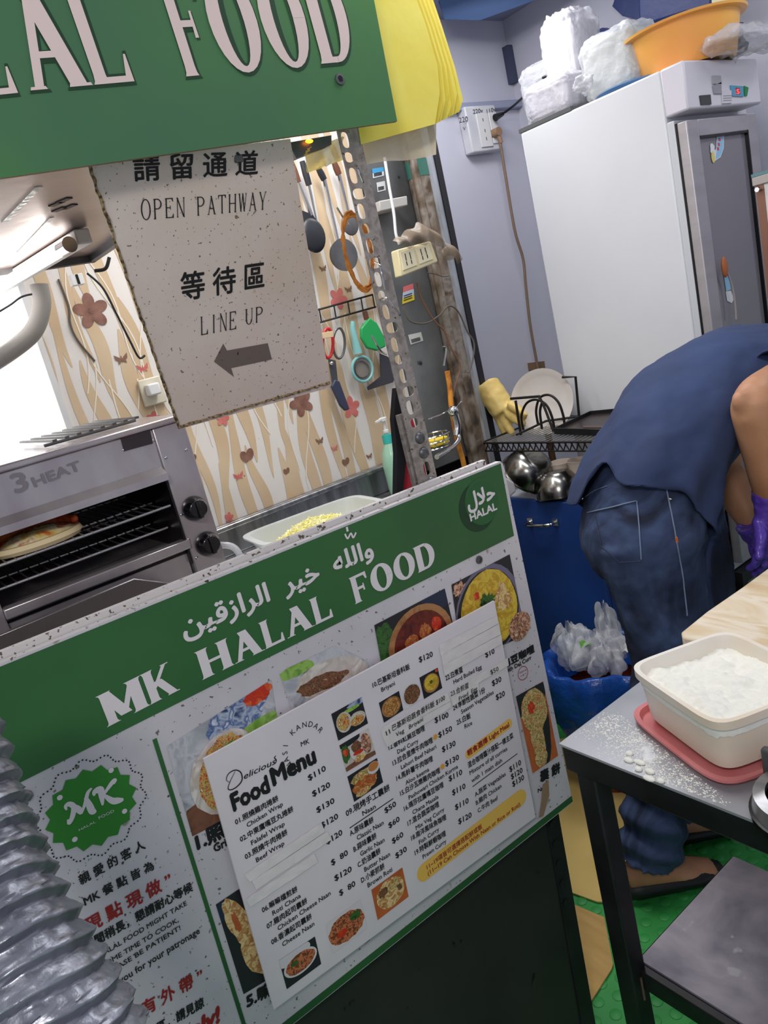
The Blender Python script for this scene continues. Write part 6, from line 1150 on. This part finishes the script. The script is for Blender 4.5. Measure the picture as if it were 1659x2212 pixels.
# jeans
j = MB().m(DENIM)
loft(j, [ond(1402, 985, 1.80), ond(1392, 1040, 1.80), ond(1390, 1100, 1.80), ond(1388, 1170, 1.80), ond(1400, 1230, 1.80)], [(.140, .112), (.160, .126), (.168, .134), (.172, .138), (.15, .11)], SD)
def wr(p, c_, tg, u_, w_, th, t):
    k = .004*math.sin(t*60+math.sin(th)*2.5)*max(0, t-.25)+.006*math.sin(t*23+th)*max(0, t-.1)+(.010*math.sin(t*75+math.sin(th+1)*1.6) if t > .72 else 0)
    return p+(p-c_).normalized()*k
for nm in ('near', 'far'):
    L_g = LG[nm]; loft(j, L_g[:-1]+[L_g[-1]+V(.004, 0, .03)], [(.105, .118), (.094, .100), (.082, .084), (.074, .078), (.072, .076)], SD, dense=14, fn=wr)
jo = build('jeans', j, parent=man, smooth=0); mods(jo, voxel=.008, smooth=3, disp=[(.012, .05), (.004, .014)])
# shirt: open at the hem, sleeves, neck
CS = [ond(1368, 1135, 1.80), ond(1392, 1055, 1.80), ond(1430, 970, 1.81), ond(1478, 900, 1.84), ond(1535, 850, 1.87), ond(1605, 806, 1.91), ond(1668, 786, 1.95), NB]
RS = [(.186, .152), (.184, .146), (.176, .143), (.178, .138), (.186, .134), (.190, .118), (.165, .095), (.068, .064)]
def hem(p, c_, tg, u_, w_, th, t):
    cs, sn = math.cos(th), math.sin(th); fall = max(0, 1-t*3.2)
    e = .022+.062*max(0, cs)**1.2*(1-.35*sn)-.008*max(0, -sn)**2+.055*math.exp(-((th-5.15)/.20)**2)-.030*max(0, sn)**2-.02*math.exp(-((th-.25)/.16)**2)
    e += .008*math.sin(5*th+1)
    p = p+tg*e*fall
    fold = .006*math.sin(9*th+t*5)*fall+.004*math.sin(4*th+t*22)+.010*math.exp(-((th-.9-t*1.2)/.25)**2)*(1-t)-.010*math.exp(-((th-.35-t*1.2)/.25)**2)*(1-t)
    return p+(p-c_).normalized()*fold
m = MB().m(SHIRT); loft(m, CS, RS, SD, n=120, cap=False, dense=14, fn=hem)
def slv(p, c_, tg, u_, w_, th, t): return p+(p-c_).normalized()*(.003*math.sin(6*th+t*9))
S1 = Sn.lerp(En, .10)
loft(m, [Sn-SD*.13, Sn-SD*.02+V(0, 0, .004), Sn.lerp(En, .20), Sn.lerp(En, .47)], [(.085, .085), (.078, .078), (.072, .074), (.074, .078)], FD, n=48, cap=False, dense=8, fn=slv)
loft(m, [Sf+SD*.12, Sf, Sf.lerp(Ef, .25), Sf.lerp(Ef, .62)], [(.085, .085), (.078, .078), (.074, .074), (.082, .082)], FD, n=48, cap=False, dense=8, fn=slv)
so_ = build('shirt', m, parent=man, smooth=3, fix=False); mods(so_, disp=[(.016, .10), (.004, .03)], solid=.004)
# gloves
def glove(name, W, palm, tips, thumb, up_):
    g = MB().m(PURP); d = (palm-W).normalized(); sd = d.cross(up_).normalized(); nr = sd.cross(d)
    loft(g, [W-d*.035, W, W.lerp(palm, .45), palm, palm+d*.03], [(.046, .040), (.040, .034), (.040, .028), (.046, .022), (.044, .017)], sd, dense=6)
    for k, (tp, L1) in enumerate(zip(tips, (.9, 1., .97, .8))):
        r0 = palm+d*.025+sd*(.033-.022*k); mid = r0.lerp(tp, .45)+nr*.012; g.tube([r0, mid, r0.lerp(tp, .75)+nr*.006, tp], [.0115, .0105, .0095, .0085], 10); g.ell(tp, .0088, 10, 8)
    r0 = W.lerp(palm, .35)+sd*.030; g.tube([r0, r0.lerp(thumb, .55)+nr*.006, thumb], [.016, .0125, .010], 10); g.ell(thumb, .0102, 10, 8)
    o = build(name, g, parent=man, smooth=0); mods(o, voxel=.0042, smooth=3, disp=[(.007, .018)]); return o
pal = ond(1668, 1175, 1.75)
glove('glove', Wn, pal, [ond(x, y, d_) for x, y, d_ in ((1618, 1226, 1.77), (1630, 1238, 1.80), (1650, 1246, 1.82), (1672, 1246, 1.84))], ond(1640, 1205, 1.70), -FW)
glove('glove', Wf, ond(1668, 1200, 1.90), [ond(x, y, 1.9) for x, y in ((1640, 1245), (1655, 1255), (1670, 1262), (1690, 1262))], ond(1640, 1222, 1.87), -FW)
# belt, seams and pocket laid on the cloth by ray from the side
dg = bpy.context.evaluated_depsgraph_get()
from mathutils.bvhtree import BVHTree
ev = jo.evaluated_get(dg); mesh_ = ev.to_mesh(); J0 = Vector(man['_o'])
bv = BVHTree.FromPolygons([v.co+J0 for v in mesh_.vertices], [tuple(p.vertices) for p in mesh_.polygons])
def onj(x, y):
    h_ = bv.ray_cast(CAMP, ray(x, y)); return h_[0]+h_[1].normalized()*.0015 if h_[0] else ond(x, y, 1.66)
def seam(name, pts, r, mt): 
    P = []
    for a, b_ in zip(pts[:-1], pts[1:]):
        for k in range(8): P.append(onj(a[0]+(b_[0]-a[0])*k/8, a[1]+(b_[1]-a[1])*k/8))
    P.append(onj(*pts[-1])); build(name, MB().m(mt).tube(P, r, 6), parent=jo)
seam('pocket_stitching', [(1270, 1107), (1320, 1096), (1374, 1082)], .0016, STITCH); seam('pocket_stitching', [(1376, 1082), (1381, 1140), (1385, 1208)], .0014, STITCH)
seam('waist_stitching', [(1258, 1078), (1285, 1060), (1312, 1050)], .0012, STITCH); seam('side_seam', [(1438, 1050), (1450, 1110), (1463, 1180), (1475, 1250), (1484, 1330)], .0016, STITCH)
seam('rear_seam', [(1286, 1110), (1300, 1180), (1340, 1215), (1385, 1212)], .0010, mat('dark_stitching', (54, 60, 84), .8))
build('rivet', MB().m(CHROME).ell(onj(1447, 1078), .004, 10, 6), parent=jo); build('orange_tab', MB().m(mat('orange_tab', (206, 110, 60), .6)).box(onj(1461, 1166)-V(.002, .002, .006), onj(1461, 1166)+V(.002, .002, .006)), parent=jo)
ev.to_mesh_clear()
for nm in ('near', 'far'):
    an = LG[nm][-1]; m = MB().m(SHOE); loft(m, [an-FD*.075+V(0, 0, -.045), an-FD*.03+V(0, 0, -.040), an+FD*.05+V(0, 0, -.040), an+FD*.12+V(0, 0, -.043), an+FD*.185+V(0, 0, -.052)], [(.022, .016), (.042, .028), (.046, .028), (.048, .024), (.024, .010)], SD, dense=6)
    o = build('shoe', m, parent=man, smooth=1.2);
